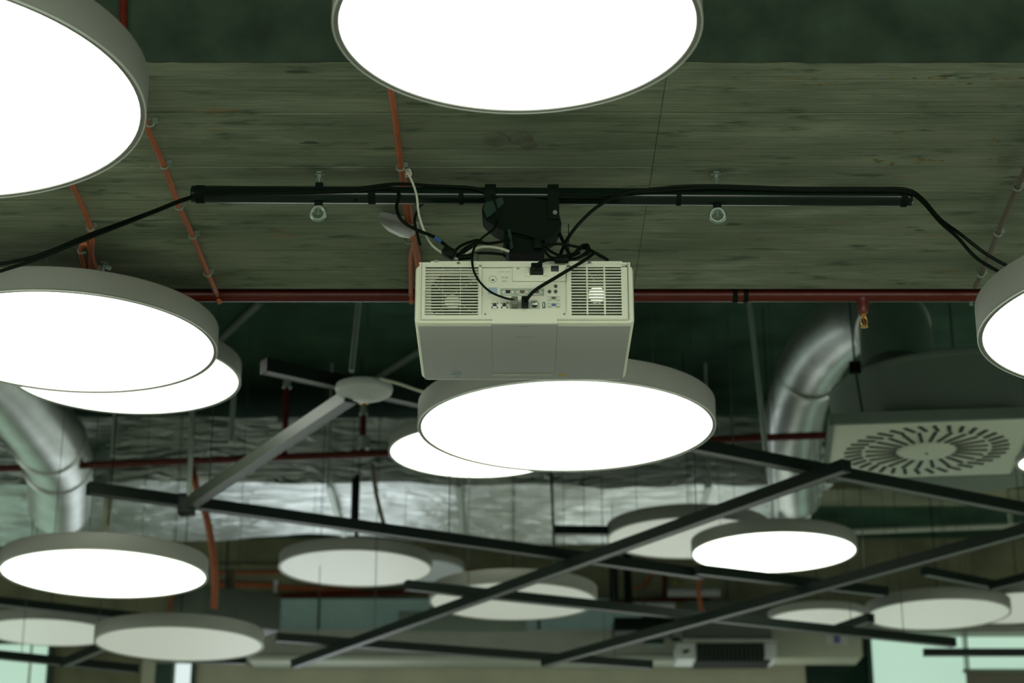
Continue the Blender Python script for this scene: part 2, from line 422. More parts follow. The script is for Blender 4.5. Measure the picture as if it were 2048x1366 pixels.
def top_at(x, y):               # what a wire at (x, y) hangs from: beam soffit, duct underside or ceiling
    if YB0 < y < YB1: return SOF-.001
    if 11.68 < y < 13.12 and -5.2 < x < P(1655, 1000, 11.7).x: return P(1024, 966, 11.7).z-.005
    if 13.5 < y < 13.93: return EYE+3.9
    return CEIL
# ------------------------------------------------------------------ disc lamps
HSEG = 96
def make_lamp(label, pos, rad, lit=True, hang=CEIL, group=None, cable=True):
    x, y, z = pos; z += EYE
    g = group or ('lit round pendant lamps' if lit else 'dimmed round pendant lamps')
    t = thing('disc_lamp', label, 'lamp', (x, y, z), g)
    ro = rad+.0108; h = .087*2*rad
    MB().lathe([(rad+.0085, 0), (ro, .001), (ro, .004), (ro-.0012, .0055), (ro, .007), (ro, h-.002), (ro-.002, h), (0, h), (0, h-.004), (ro-.004, h-.004), (ro-.005, .012)], (x, y, z), seg=HSEG).build('housing', M['housing'], t, ang=40)
    MB().lathe([(rad-.001, .004), (rad-.0005, .0005), (rad+.0075, .0005), (rad+.0075, .012), (rad-.001, .012)], (x, y, z), seg=HSEG, closed=True).build('rim', M['housing'], t, ang=40)
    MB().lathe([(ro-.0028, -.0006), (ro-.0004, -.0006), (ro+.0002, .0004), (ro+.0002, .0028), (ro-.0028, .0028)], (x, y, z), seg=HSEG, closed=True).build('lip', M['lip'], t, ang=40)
    MB().lathe([(0, .003), (rad, .003), (rad, .006), (0, .006)], (x, y, z), seg=HSEG).build('diffuser', M['off'] if lit is None else (M['lit'] if lit else M['dim']), t)
    hub = MB().cyl((x, y, z+h-.001), (x, y, z+h+.035), .05, seg=24); hub.build('canopy', M['housing'], t)
    for k in range(3):
        a = 2*math.pi*k/3+.5
        MB().cyl((x+math.cos(a)*rad*.72, y+math.sin(a)*rad*.72, z+h-.001), (x+math.cos(a)*rad*.72, y+math.sin(a)*rad*.72, top_at(x+math.cos(a)*rad*.72, y+math.sin(a)*rad*.72)), .0016, seg=5).build('suspension_wire', M['wire'], t)
    if cable:
        MB().tube([(x, y, z+h+.03), (x+.005, y, z+h+.03+(hang-z-h-.03)*.3), (x, y, hang)], .003, seg=6).build('power_cord', M['cable'], t)
    return t
lamps = [
 ('large lit lamp at the upper left corner of the photo', (-1.142, 3.249, 1.692), .45, True),
 ('small lit lamp cut by the top edge, above the projector', (.009, 2.921, 1.646), .3, True),
 ('lit lamp just below and behind the projector', (.169, 5.814, 1.873), .45, True),
 ('lit lamp at left centre, overlapping another lit lamp behind it', (-1.234, 5.144, 1.902), .40, True),
 ('lit lamp half hidden behind the left centre lamp', (-1.54, 7.374, 2.589), .45, True),
 ('lit lamp half hidden behind the lamp under the projector', (-.188, 9.944, 3.071), .45, True),
 ('lit lamp at the right edge over the black cables', (1.495, 4.049, 1.548), .45, True),
 ('lit lamp at lower left below the silver duct', (-1.827, 8.635, 2.097), .45, True),
 ('lit lamp at lower right under the crumpled duct end', (1.463, 10.727, 2.729), .45, True),
 ('dim lamp at bottom left, in front of another dim lamp', (-1.826, 10.71, 2.21), .45, False),
 ('dim lamp left of centre under the silver duct', (-.94, 11.583, 2.849), .45, False),
 ('dim lamp at bottom centre crossed by two dark tracks', (.007, 11.068, 2.528), .47, False),
 ('dim lamp at bottom right beside the far window', (2.75, 12.534, 2.78), .45, False),
 ('dim lamp cut by the right edge behind the bottom right lamp', (3.442, 12.291+.9, 2.769+.2), .48, False),
 ('dim lamp at bottom left corner above the left far window', (-3.271, 13.751, 2.921), .45, False),
 ('small dim lamp left of the bottom right lamp', (1.911, 12.136, 2.661), .3, False),
]
for (lb, ps, rd, lt) in lamps:
    make_lamp(lb, ps, rd, lt, hang=top_at(ps[0], ps[1]))
q = P(1377, 1078, 11.5); make_lamp('dim lamp half hidden behind the lit lamp at lower right', (q.x, q.y, q.z-EYE), .48, False, hang=top_at(q.x, q.y))
q = P(832, 1143, 14.6); make_lamp('unlit grey lamp mostly hidden behind the left of centre lamp', (q.x, q.y, q.z-EYE), .36, None)
q = P(2120, 925, 7.5); make_lamp('lit lamp at the right edge beside the square ceiling diffuser', (q.x, q.y, q.z-EYE), .16, True)

# ------------------------------------------------------------------ black truss tube with eye nuts
YT = 4.36
def bar_at(px): return P(px, 390, YT)
a = P(383, 388.5, YT); b = P(1823, 396, YT)
zt0 = a.z; zt1 = b.z
bt = thing('truss_tube', 'black painted support tube hanging under the concrete beam', 'tube', (0, YT, zt0))
MB().lathe([(0, 0), (.019, 0), (.021, .002), (.021, (b-a).length-.002), (.019, (b-a).length), (0, (b-a).length)], a, (b-a), seg=24).build('tube', M['blackpaint'], bt)
def on_bar(px):
    t = (px-383)/(1823-383); return a.lerp(b, t)
for q, wd in ((392, .022), (737, .018), (918, .012), (1352, .012), (1800, .016)):
    c = on_bar(q); dx = (b-a).normalized()
    MB().lathe([(.0213, 0), (.0224, .001), (.0224, wd-.001), (.0213, wd)], c, dx, seg=24).build('tape_band', M['tape'], bt)
c = on_bar(712); MB().lathe([(0, 0), (.004, 0), (.003, .003), (0, .003)], c+Vector((0, -.011, -.018)), (0, -.5, -1), seg=10).build('screw_hole', M['tape'], bt)
def eye_nut(px, label):
    c = on_bar(px)
    t = thing('eye_bolt', label, 'eye bolt', (c.x, c.y, SOF), 'eye bolts through the black tube')
    MB().cyl((c.x, c.y, c.z+.02), (c.x, c.y, SOF), .0048, seg=12).build('threaded_rod', M['zinc'], t)
    MB().lathe([(0, 0), (.013, 0), (.013, -.004), (.009, -.006), (.009, -.016), (0, -.016)], (c.x, c.y, SOF), seg=6).build('anchor_nut', M['zinc'], t)
    MB().lathe([(0, .03), (.010, .03), (.010, .018), (.008, .017), (0, .017)], c, seg=12).build('nut', M['mount'], t)
    MB().lathe([(0, -.019), (.009, -.019), (.011, -.024), (.008, -.031), (0, -.031)], c, seg=14).build('neck', M['mount'], t)
    MB().torus((c.x, c.y, c.z-.049), (.12, 1, .1), .0165, .0055, 28, 10).build('ring', M['zinc'], t)
    MB().cyl((c.x, c.y, c.z-.03), (c.x, c.y, c.z-.05), .0042, seg=10).build('rod_end', M['zinc'], t)
eye_nut(638, 'zinc eye bolt hanging from the left half of the black tube')
eye_nut(1434, 'zinc eye bolt hanging from the right half of the black tube')

# ------------------------------------------------------------------ projector
YP = 4.185; YF = YP+.40
def pb(px, py, dy=0.0): return P(px, py, YP+dy)
SB = P(1024, 648, YP).z; ST = P(1024, 523.5, YP).z
XL = P(829, 648, YP).x; XR = P(1269, 648, YP).x; XC = (XL+XR)/2
pr = thing('projector', 'off white ceiling projector seen from its connector side', 'projector', (XC, (YP+YF)/2, SB))
def rrect(x0, x1, z0, z1, r, y, n=5, chamfer=None):
    pts = []
    cs = [(x1-r, z0+r, -90), (x1-r, z1-r, 0), (x0+r, z1-r, 90), (x0+r, z0+r, 180)]
    for (cx, cz, a0) in cs:
        for k in range(n+1):
            t = R(a0+90*k/n); pts.append(Vector((cx+r*math.cos(t), y, cz+r*math.sin(t))))
    return pts
def shell(bm, loops, close_last=True):
    rings = [[bm.verts.new(p) for p in l] for l in loops]
    n = len(rings[0])
    for p, q in zip(rings[:-1], rings[1:]):
        for i in range(n):
            j = (i+1) % n; bm.faces.new((p[i], p[j], q[j], q[i]))
    if close_last: bm.faces.new(rings[-1])
    return rings
s = MB(); rr = .012
shell(s.bm, [
  rrect(XL+.010, XR-.010, SB+.009, ST-.004, .006, YP+.03),
  rrect(XL+.010, XR-.010, SB+.009, ST-.004, .006, YP+.001),
  rrect(XL+.003, XR-.003, SB+.002, ST-.010, .010, YP-.001),
  rrect(XL, XR, SB, ST-.009, rr, YP+.006),
  rrect(XL, XR, SB, ST-.009, rr, YF-.03),
  rrect(XL+.004, XR-.004, SB+.003, ST-.01, rr, YF-.008),
  rrect(XL+.02, XR-.02, SB+.018, ST-.02, rr, YF)])
s.build('housing', M['whitep'], pr, ang=50)
# flat underside skin (textured) and lamp cover
MB().box2((XL+.008, YP+.012, SB-.0008), (XR-.008, YF-.022, SB+.003), bevel=.0006).build('bottom_plate', M['under'], pr)
# dark plate on top (the projector hangs upside down: this is its base)
tp = MB(); y0 = YP+.004
poly = [(XL+.016, y0, ST-.010), (XL+.03, y0, ST+.002), (XR-.03, y0, ST+.002), (XR-.016, y0, ST-.010)]
tp.prism(poly, (0, .36, 0)); tp.build('base_plate', M['mountgrey'], pr)
# rear panel built as a plate with two grille openings and a recessed connector bay
def rect_pts(px0, py0, px1, py1, y0, y1):
    A = pb(px0, py1); B = pb(px1, py0)
    return (A.x, YP+y0, A.z), (B.x, YP+y1, B.z)
def rbox(mb, px0, py0, px1, py1, y0, y1, bevel=0):
    mb.box2(*rect_pts(px0, py0, px1, py1, y0, y1), bevel=bevel); return mb
GL = (851, 530, 957.5, 630.5); GR = (1141, 529.5, 1245, 629.5); CB = (963.5, 528.5, 1134, 631)
rp = MB()
x0, x1, zt_, zb_ = 838.3, 1260, 525.5, 640
rbox(rp, x0, zt_, x1, GL[1], -.002, .004)                       # top strip
rbox(rp, x0, 631, x1, zb_, -.002, .004)                         # bottom strip
rbox(rp, x0, GL[1], GL[0], 631, -.002, .004); rbox(rp, GL[2], GL[1], CB[0], 631, -.002, .004)
rbox(rp, CB[2], GL[1], GR[0], 631, -.002, .004); rbox(rp, GR[2], GL[1], x1, 631, -.002, .004)
rear = rp.build('rear_panel', M['whitep2'], pr)
A = pb(868, 523); B = pb(1236, 523)
MB().prism([pb(851, 531, -.002), pb(863, 522.5, -.002), pb(1243, 522.5, -.002), pb(1254, 531, -.002), pb(1254, 534, -.002), pb(851, 534, -.002)][::-1], (0, .004, 0)).build('top_lip', M['whitep2'], rear)
rbox(MB(), 842, 639, 986, 639.5, -.0025, .002).build('panel_gap', M['groove'], rear)
rbox(MB(), 1113, 638.4, 1257, 638.9, -.0025, .002).build('panel_gap', M['groove'], rear)
rbox(MB(), 842.5, 527, 843, 639, -.0025, .002).build('panel_gap', M['groove'], rear)
rbox(MB(), 1256, 527, 1256.5, 639, -.0025, .002).build('panel_gap', M['groove'], rear)
def screw(px, py, parent, r=.0042, y=-.0035):
    c = pb(px, py)
    MB().lathe([(0, 0), (r, 0), (r, .0012), (r*.6, .0018), (0, .0012)], (c.x, YP+y+.002, c.z), (0, -1, 0), seg=12).build('screw', M['zinc'], parent)
for q in ((917, 527.6), (1179, 527.2)): screw(*q, rear, .0042)
for q in ((970.5, 629), (1128.5, 628.5)): screw(*q, rear, .0025)
rbox(MB(), 868, 521.5, 877.5, 525.3, -.0035, .003).build('latch_slot', M['groove'], rear)
# cavity behind the grilles
for G in (GL, GR):
    cv = MB(); t = 2
    rbox(cv, G[0]-2, G[1]-2, G[2]+2, G[3]+2, .050, .052)
    rbox(cv, G[0]-3, G[1]-3, G[0], G[3]+3, .0042, .052); rbox(cv, G[2], G[1]-3, G[2]+3, G[3]+3, .0042, .052)
    rbox(cv, G[0], G[1]-3, G[2], G[1]-.2, .0042, .052); rbox(cv, G[0], G[3]+.2, G[2], G[3]+3, .0042, .052)
    cv.build('fan_cavity', M['cavity'], pr)
def grille(G, side, n=17):
    g = MB(); rbox(g, G[0]-1, G[1]-1, G[0]+1.2, G[3]+1, -.001, .003); rbox(g, G[2]-1.2, G[1]-1, G[2]+1, G[3]+1, -.001, .003)
    go = g.build(side, M['whitep2'], pr)
    step = (G[3]-G[1])/n
    for k in range(n):
        y = G[1]+step*(k+.5)
        A, B = rect_pts(G[0]-.5, y-1.05, G[2]+.5, y+1.05, -.0022, .004)
        MB().box2(A, B, bevel=.0004).build('slat', M['whitep2'], go)
    for f in (.32, .655):
        x = G[0]+(G[2]-G[0])*f
        rbox(MB(), x-.9, G[1], x+.9, G[3], -.0026, .0035, bevel=.0004).build('upright', M['whitep2'], go)
    nt = MB()                                   # the notched edge beside the slats
    for k in range(n):
        y = G[1]+step*(k+.5)
        ex = (G[0]-6, G[0]-1) if side == 'left_grille' else (G[2]+1, G[2]+6)
        rbox(nt, ex[0], y-1.2, ex[1], y+1.2, -.0026, .002)
    n_ = nt.build('notch_row', M['whitep2'], go); n_['kind'] = 'stuff'
    return go
grille(GL, 'left_grille'); grille(GR, 'right_grille')
# octagonal shroud and fan behind the left grille
def ring_plate(mb, outer, inner, y0, y1):
    n = len(inner)
    def v(p, y): q_ = pb(p[0], p[1]); return mb.bm.verts.new((q_.x, YP+y, q_.z))
    A = [v(p, y0) for p in outer]; B = [v(p, y0) for p in inner]; C2 = [v(p, y1) for p in inner]
    for i in range(n):
        j = (i+1) % n
        mb.bm.faces.new((A[i], A[j], B[j], B[i])); mb.bm.faces.new((B[i], B[j], C2[j], C2[i]))
    return mb
inner = [(880, 545), (931, 545), (955, 562), (955, 616), (942, 630), (875, 630), (861.5, 616), (861.5, 562)]
outer = [(880, 529), (931, 529), (958.5, 529), (958.5, 631.5), (942, 631.5), (875, 631.5), (850, 631.5), (850, 529)]
ring_plate(MB(), outer, inner, .017, .028).build('fan_shroud', M['whitep2'], pr)
def fan(cx, cy, rpx, hubm, y=.016, name='fan'):
    c = pb(cx, cy); rw = pb(cx+rpx, cy).x-c.x
    f = MB().lathe([(0, 0), (rw*.34, 0), (rw*.36, -.004), (rw*.36, -.012), (0, -.012)], (c.x, YP+y, c.z), (0, -1, 0), seg=24)
    fo = f.build(name, hubm, pr)
    for k in range(7):
        an = 2*math.pi*k/7
        Rm = Matrix.Rotation(an, 3, 'Y') @ Matrix.Rotation(.6, 3, 'X')
        d = Matrix.Rotation(an, 3, 'Y') @ Vector((rw*.66, 0, 0))
        MB().box((c.x+d.x, YP+y+.010, c.z+d.z), (rw*.62, .001, rw*.42), Rm).build('blade', M['cavity'], fo)
    return fo
f1 = fan(904, 595, 45, M['whitep2'], y=.026)
for (xa, ya, xb, yb) in ((866, 565, 893, 592), (955, 558, 912, 584), (915, 603, 950, 628), (896, 607, 868, 630)):
    p0 = pb(xa, ya, .013); p1 = pb(xb, yb, .013)
    MB().cyl(p0, p1, .0012, seg=6).build('strut', M['whitep2'], f1)
f2 = fan(1194.5, 582, 47, M['glow'], y=.018)  # hub emission stands for projector lamp light leaking through the exhaust
p0 = pb(1176, 543, .012); p1 = pb(1190, 563, .012); MB().cyl(p0, p1, .0009, seg=6).build('strut', M['brightmetal'], f2)
# connector bay
cbm = MB()
rbox(cbm, CB[0], CB[1], CB[2], CB[3], .0065, .008)
rbox(cbm, CB[0], CB[1]-.3, CB[2], CB[1], -.001, .008); rbox(cbm, CB[0]-.3, CB[1], CB[0], CB[3], -.001, .008); rbox(cbm, CB[2], CB[1], CB[2]+.3, CB[3], -.001, .008)
cb = cbm.build('connector_panel', M['whitep2'], pr)
def cpart(name, px0, py0, px1, py1, y0, y1, m, bevel=0, parent=None):
    return rbox(MB(), px0, py0, px1, py1, y0, y1, bevel).build(name, m, parent or cb)
cpart('bay_apron', CB[0], 622, CB[2], 639.5, .0, .0066, M['whitep2'])
cpart('power_inlet_plate', 1025, 532.5, 1131.5, 562, .0005, .0066, M['whitep2'], .001)
screw(1036, 536, cb, .0035, -.0015)
cpart('inlet_recess', 1060, 529.5, 1086, 550, -.0005, .001, M['socket'])
cpart('retaining_clip', 1051, 538.5, 1059.5, 553, -.004, .002, M['whitep'], .0008)
cpart('retaining_clip', 1086.5, 538, 1095.5, 552.5, -.004, .002, M['whitep'], .0008)
cpart('switch_frame', 1100, 529.5, 1119, 545, -.001, .001, M['whitep'], .0004)
cpart('rocker_switch', 1101.8, 532, 1117.6, 543.5, -.0022, -.0005, M['socket'], .0004)
cpart('serial_port_plate', 1000.5, 575, 1088, 590, .0052, .0068, M['metalplate'])
def dsub(cx, cy, m, wp=13.5, hp=8.4, plate=None):
    if plate: cpart('port_plate', cx-plate[0]/2, cy-plate[1]/2, cx+plate[0]/2, cy+plate[1]/2, .005, .0068, M['metalplate'])
    d = MB()
    q = [pb(cx-wp/2, cy-hp/2), pb(cx+wp/2, cy-hp/2), pb(cx+wp/2-1.6, cy+hp/2), pb(cx-wp/2+1.6, cy+hp/2)]
    d.prism([(p.x, YP+.0018, p.z) for p in q], (0, .004, 0)); d.build('port_shell', M['brightmetal'], cb)
    d = MB(); k = .82
    q = [pb(cx-wp/2*k, cy-hp/2*k), pb(cx+wp/2*k, cy-hp/2*k), pb(cx+(wp/2-1.6)*k, cy+hp/2*k), pb(cx-(wp/2-1.6)*k, cy+hp/2*k)]
    d.prism([(p.x, YP+.0012, p.z) for p in q], (0, .001, 0)); d.build('port_insert', m, cb)
    for sx in (-1, 1):
        c_ = pb(cx+sx*9.3, cy)
        MB().lathe([(0, .0), (.0023, 0), (.0023, .004), (.0012, .004), (.0012, .002), (0, .002)], (c_.x, YP+.0055, c_.z), (0, -1, 0), seg=6).build('jack_screw', M['brightmetal'], cb)
dsub(1016, 583, M['socket']); dsub(1044.5, 583, M['brown']); dsub(1073, 583, M['brown'])
dsub(1107.4, 595.6, M['brown'], 12, 7.4, (24.5, 9.6)); dsub(1107.4, 609.2, M['blueport'], 12, 7.4, (24.5, 9.6))
for (x, y) in ((1111.4, 570.7), (1099.2, 581.5), (1111.4, 581.5)):
    c_ = pb(x, y)
    MB().lathe([(.0042, 0), (.0042, .0025), (.0022, .0025), (.0022, 0)], (c_.x, YP+.0066, c_.z), (0, -1, 0), seg=14).build('audio_jack', M['greyplug'], cb)
    MB().lathe([(0, .0008), (.0024, .0008), (.0024, .0), (0, 0)], (c_.x, YP+.0064, c_.z), (0, -1, 0), seg=12).build('jack_hole', M['socket'], cb)
for x in (983, 1002.5):
    fr = MB()
    rbox(fr, x, 604, x+2.2, 614.6, .0035, .0068); rbox(fr, x+10.4, 604, x+12.6, 614.6, .0035, .0068)
    rbox(fr, x, 611.6, x+12.6, 614.6, .0035, .0068); rbox(fr, x, 604, x+3.6, 607, .0035, .0068); rbox(fr, x+9, 604, x+12.6, 607, .0035, .0068)
    fr.build('network_socket', M['brightmetal'], cb)
    cpart('socket_hole', x+2.2, 604.2, x+10.4, 611.8, .005, .0067, M['socket'])
cpart('video_port_plate', 1018.7, 603.5, 1079.5, 616, .0048, .0068, M['metalplate'])
d = MB(); q = [pb(1063, 609), pb(1075.5, 609), pb(1072.5, 614), pb(1066, 614)]
d.prism([(p.x, YP+.003, p.z) for p in q], (0, .002, 0)); d.build('video_port', M['socket'], cb)
cpart('lock_bracket', 1063, 600, 1075, 608, .0025, .005, M['metalplate'], .0004)
screw(1069, 604.5, cb, .0022, .0005)
cpart('usb_port', 1085, 602.8, 1090.5, 614.5, .0045, .0068, M['socket'])
cpart('usb_tongue', 1086.6, 604.5, 1088.4, 613, .004, .0046, M['brightmetal'])
c_ = pb(985.6, 556.5)
MB().torus((c_.x, YP+.0064, c_.z), (0, 1, 0), .0085, .0006, 24, 6).build('lock_ring', M['groove'], cb)
cpart('lock_slot', 982.8, 556.8, 988.8, 559.3, .0056, .0068, M['socket'])
cpart('blue_sticker', 976, 573, 994.6, 586.6, .006, .0068, M['bluetag'])
def text(body, px, py, hpx, parent, y, m, rot=True, wpx=None):
    cu = bpy.data.curves.new('printed_text', 'FONT'); cu.body = body; cu.align_x = 'CENTER'; cu.align_y = 'CENTER'
    k = (pb(0, 0).z-pb(0, 1).z)*hpx/.72
    cu.size = k; cu.extrude = .00008
    tmp = bpy.data.objects.new('tmp_text', cu); COL.objects.link(tmp)
    me = bpy.data.meshes.new_from_object(tmp.evaluated_get(bpy.context.evaluated_depsgraph_get())); bpy.data.objects.remove(tmp); me.materials.clear(); me.materials.append(m)
    o = bpy.data.objects.new('printed_text', me); COL.objects.link(o)
    o.parent = parent; p = pb(px, py); o.location = Vector((p.x, YP+y, p.z))-world_loc(parent)
    o.rotation_euler = (R(90), R(180) if rot else 0, 0)
    return o
text('HDMI', 1009, 560, 2.6, cb, .0062, M['ink']); text('PJLink', 1009.5, 553, 3.2, cb, .0062, M['ink']); text('CRESTRON CONNECTED', 1008, 541.5, 1.3, cb, .0062, M['ink'])
text('LAN', 989.5, 618.5, 1.8, cb, -.0004, M['ink']); text('HDMI', 1049, 620, 1.6, cb, -.0004, M['ink'])
# underside details: lamp cover with its gap, printed line, labels
zu = SB-.0008
def ub(px, py): return PZ(px, py, zu-EYE)
cvA = ub(984, 656); cvB = ub(1114, 656); cvC = ub(1107, 742)
gx0, gx1, gy0, gy1 = cvA.x, cvB.x, YP+.001, cvC.y
MB().box2((gx0-.0009, gy0, zu-.0003), (gx1+.0009, gy1+.0009, zu+.001)).build('cover_gap', M['groove'], pr)
lc = MB().box2((gx0, gy0-.0016, zu-.0010), (gx1, gy1, zu+.001), bevel=.0004).build('lamp_cover', M['under'], pr)
MB().box2((gx0, YP-.0022, SB+.0005), (gx1, YP+.001, pb(1049, 631).z)).build('cover_front', M['whitep2'], lc)
def ulabel(name, x0p, x1p, yp0, yp1, m):
    p0 = ub(x0p, yp1); p1 = ub(x1p, yp0)
    MB().box2((p0.x, p0.y, zu-.0014), (p1.x, p1.y, zu-.0004)).build(name, m, pr)
ulabel('printed_line', 1030, 1068, 671.6, 673.2, M['groove']); ulabel('printed_line', 1041, 1058, 650.6, 652.4, M['groove'])
ulabel('serial_label', 983, 1102, 748.7, 752, M['labelpale']); ulabel('yellow_label', 1116, 1134.5, 749, 751.8, M['yellow'])
ulabel('blue_grey_label', 902.6, 921, 744, 749, M['labelgrey']); ulabel('small_label', 909.5, 915, 753, 754.8, M['labelgrey'])

# ------------------------------------------------------------------ projector mount
mt = thing('projector_mount', 'black ceiling mount holding the projector on the tube', 'mount', (XC, YT, ST))
MB().prism([(P(993, 518, YT-.10).x, YT-.10, ST+.003), (P(1004, 504, YT-.10).x, YT-.10, ST+.02), (P(1094, 504, YT-.10).x, YT-.10, ST+.02), (P(1102, 518, YT-.10).x, YT-.10, ST+.003)], (0, .2, 0)).build('base_plate', M['mountgrey'], mt)
Ym = YT-.045
def mp_(px, py, dy=0): return P(px, py, Ym+dy)
MB().prism([mp_(1018, 506, .005), mp_(1012, 496, .005), mp_(1006, 481, .005), mp_(1009, 466, .005), mp_(1012, 425, .005), mp_(1084, 425, .005), mp_(1088, 482, .005), mp_(1089, 506, .005)][::-1], (0, .08, 0)).build('column', M['mount'], mt)
MB().box(mp_(1021, 480, -.006), (.007, .012, .05), Matrix.Rotation(-.14, 3, 'Y')).build('side_plate', M['mountgrey'], mt)
MB().box(mp_(1076, 484, -.004), (.018, .010, .036), Matrix.Rotation(.05, 3, 'Y'), .002).build('side_plate', M['mount'], mt)
MB().prism([mp_(964, 419), mp_(966, 411), mp_(973, 403), mp_(1000, 393), mp_(1060, 394), mp_(1098, 402), mp_(1120, 434), mp_(1123, 447), mp_(1112, 470), mp_(1098, 479), mp_(1088, 484), mp_(1050, 476), mp_(1010, 465), mp_(991, 456), mp_(976, 445), mp_(966, 433)][::-1], (0, .06, 0)).build('swivel_head', M['mount'], mt)
MB().prism([mp_(975, 443, -.010), mp_(1000, 424, -.010), mp_(1026, 421, -.010), mp_(1070, 436, -.010), mp_(1116, 460, -.010), mp_(1108, 472, -.010), mp_(1090, 482, -.010), mp_(1050, 470, -.010), mp_(1000, 458, -.010)][::-1], (0, .012, 0)).build('tilt_plate', M['mount'], mt)
MB().prism([mp_(967, 418, -.008), mp_(972, 405, -.008), mp_(1004, 394, -.008), mp_(1008, 406, -.008), mp_(990, 424, -.008), mp_(974, 436, -.008)][::-1], (0, .010, 0)).build('swivel_cheek', M['mountgrey'], mt)
for (q0, q1, yb) in ((970, 992, 404), (1095, 1117, 438)):
    hk = MB(); pa = P(q0, 390, YT).x; pc = P(q1, 390, YT).x; zc = on_bar((q0+q1)/2).z
    n = 14; pts = []
    for k in range(n+1):
        an = R(200-220*k/n); pts.append((math.cos(an)*.026, math.sin(an)*.026))
    prof_o = [(-.0285*1, -.03)]+[(x*1.0, z) for x, z in pts]+[(.0285, -.03)]
    for (p, q_) in zip(prof_o[:-1], prof_o[1:]):
        m0 = Vector(((pa+pc)/2, YT+p[0], zc+p[1])); m1 = Vector(((pa+pc)/2, YT+q_[0], zc+q_[1])); dd = m1-m0
        hk.box((m0+m1)/2, (abs(pc-pa), .005, dd.length+.002), Matrix.Rotation(math.atan2(-dd.y, dd.z), 3, 'X'))
    hk.build('clamp_hook', M['mount'], mt)
    a1 = P(q0, yb, Ym-.006); a2 = P(q1, zt and 394, Ym-.006)
    MB().box2((pa, Ym-.006, a1.z), (pc, Ym+.02, zc-.01)).build('clamp_arm', M['mount'], mt)
c_ = P(1110, 426, Ym-.008); MB().lathe([(0, 0), (.006, 0), (.006, .004), (0, .004)], c_, (0, -1, 0), seg=6).build('clamp_bolt', M['zinc'], mt)
c_ = P(1026, 458, Ym-.004); MB().lathe([(0, 0), (.004, 0), (.004, .003), (0, .003)], c_, (0, -1, 0), seg=6).build('clamp_bolt', M['zinc'], mt)

# ------------------------------------------------------------------ cables
def cable(name, label, pts, r, m, cat='cable', group=None, parent=None):
    o = MB().tube([P(*p) for p in pts], r, seg=8, sub=6).build(name, m, parent)
    if parent is None: tag(o, label, cat, group)
    return o
YC = YT-.024
blk = M['cable']
G = 'black cables along the tube'
cable('signal_cable', 'upper black cable running from the left edge to the tube', [(-60, 536, 3.9), (60, 516, 3.95), (183, 468, 4.0), (300, 425, 4.15), (372, 397, 4.33), (430, 385, YC), (560, 381, YC), (700, 378, YC), (790, 368, YC+.004), (870, 372, YC), (945, 376, YC-.002), (978, 388, YC-.012)], .0042, blk, group=G)
cable('signal_cable', 'lower black cable running from the left edge to the tube', [(-60, 560, 3.85), (60, 523, 3.93), (183, 474, 4.0), (300, 428, 4.14), (374, 399, 4.325), (430, 389, YC-.002), (560, 385, YC-.002), (700, 382, YC-.002), (785, 376, YC-.002), (797, 395, YC-.03), (793, 415, YC-.05), (803, 440, YC-.06), (830, 458, YC-.05), (868, 474, YC-.03), (893, 492, YC), (908, 505, YC+.02), (915, 513, YC+.05)], .0042, blk, group=G)
c0 = P(868, 474, YC-.03); c1 = P(881, 483, YC-.018)
tag(MB().cyl(c0, c1, .0052, seg=12).build('tape_flag', M['bluetape']), 'blue tape flag wrapped round the looping black cable', 'tape')
cable('signal_cable', 'upper black cable leaving the tube end to the right', [(1120, 512, YC+.02), (1127, 494, YC), (1140, 470, YC-.02), (1165, 440, YC-.03), (1200, 410, YC-.025), (1250, 387, YC-.01), (1330, 376, YC), (1420, 372, YC), (1600, 377, YC), (1740, 377, YC), (1812, 379, YC), (1845, 398, YC-.02), (1880, 438, 4.25), (1920, 468, 4.2), (1975, 510, 4.2), (2030, 540, 4.2), (2090, 570, 4.2)], .0044, blk, group=G)
cable('signal_cable', 'lower black cable leaving the tube end to the right', [(1140, 512, YC+.03), (1100, 400, YC-.01), (1200, 392, YC-.006), (1300, 384, YC-.002), (1420, 376, YC-.002), (1600, 381, YC-.002), (1740, 381, YC-.002), (1812, 384, YC-.002), (1843, 402, YC-.024), (1880, 444, 4.24), (1915, 475, 4.19), (1955, 518, 4.17), (2015, 553, 4.15), (2080, 590, 4.15)], .0044, blk, group=G)
cable('network_cable', 'white cable drooping from the orange conduit to the projector', [(812, 344, YT-.02), (822, 358, YT-.03), (833, 390, YT-.05), (838, 430, YT-.05), (850, 465, YT-.04), (866, 492, YT-.02), (890, 509, YT), (918, 519, YT+.02)], .0028, M['whitecable'])
cable('network_cable', 'short white cable lying on top of the projector', [(926, 516, YP+.05), (940, 503, YP+.06), (965, 494, YP+.08), (995, 496, YP+.1), (1018, 503, YP+.11)], .0036, M['whitecable'])
kn = MB()
for k in range(5):
    kn.torus(P(813+random.uniform(-4, 4), 346+random.uniform(-3, 3), YT-.02), (random.uniform(-1, 1), random.uniform(-1, 1), random.uniform(-1, 1)), .0075, .0026, 14, 6)
tag(kn.build('cable_knot', M['whitecable']), 'knotted end of the white cable tied at the orange conduit', 'knot')
hv = thing('video_cable', 'thin black cable plugged into the projector with a grey plug', 'cable', pb(1028, 610, -.01))
cable('lead', '', [(984, 390, YC-.04), (990, 405, Ym-.03), (996, 428, Ym-.03), (994, 445, Ym-.03), (985, 460, YP+.05), (962, 478, YP+.03), (947, 500, YP+.01), (944.5, 525, YP-.012), (950, 548, YP-.018), (965, 570, YP-.022), (985, 586, YP-.024), (1010, 596, YP-.024), (1028, 600, YP-.024), (1030, 604, YP-.018)], .0027, blk, parent=hv)
rbox(MB(), 1022.5, 600.5, 1035.5, 616.5, -.026, .003, bevel=.002).build('plug', M['greyplug'], hv)
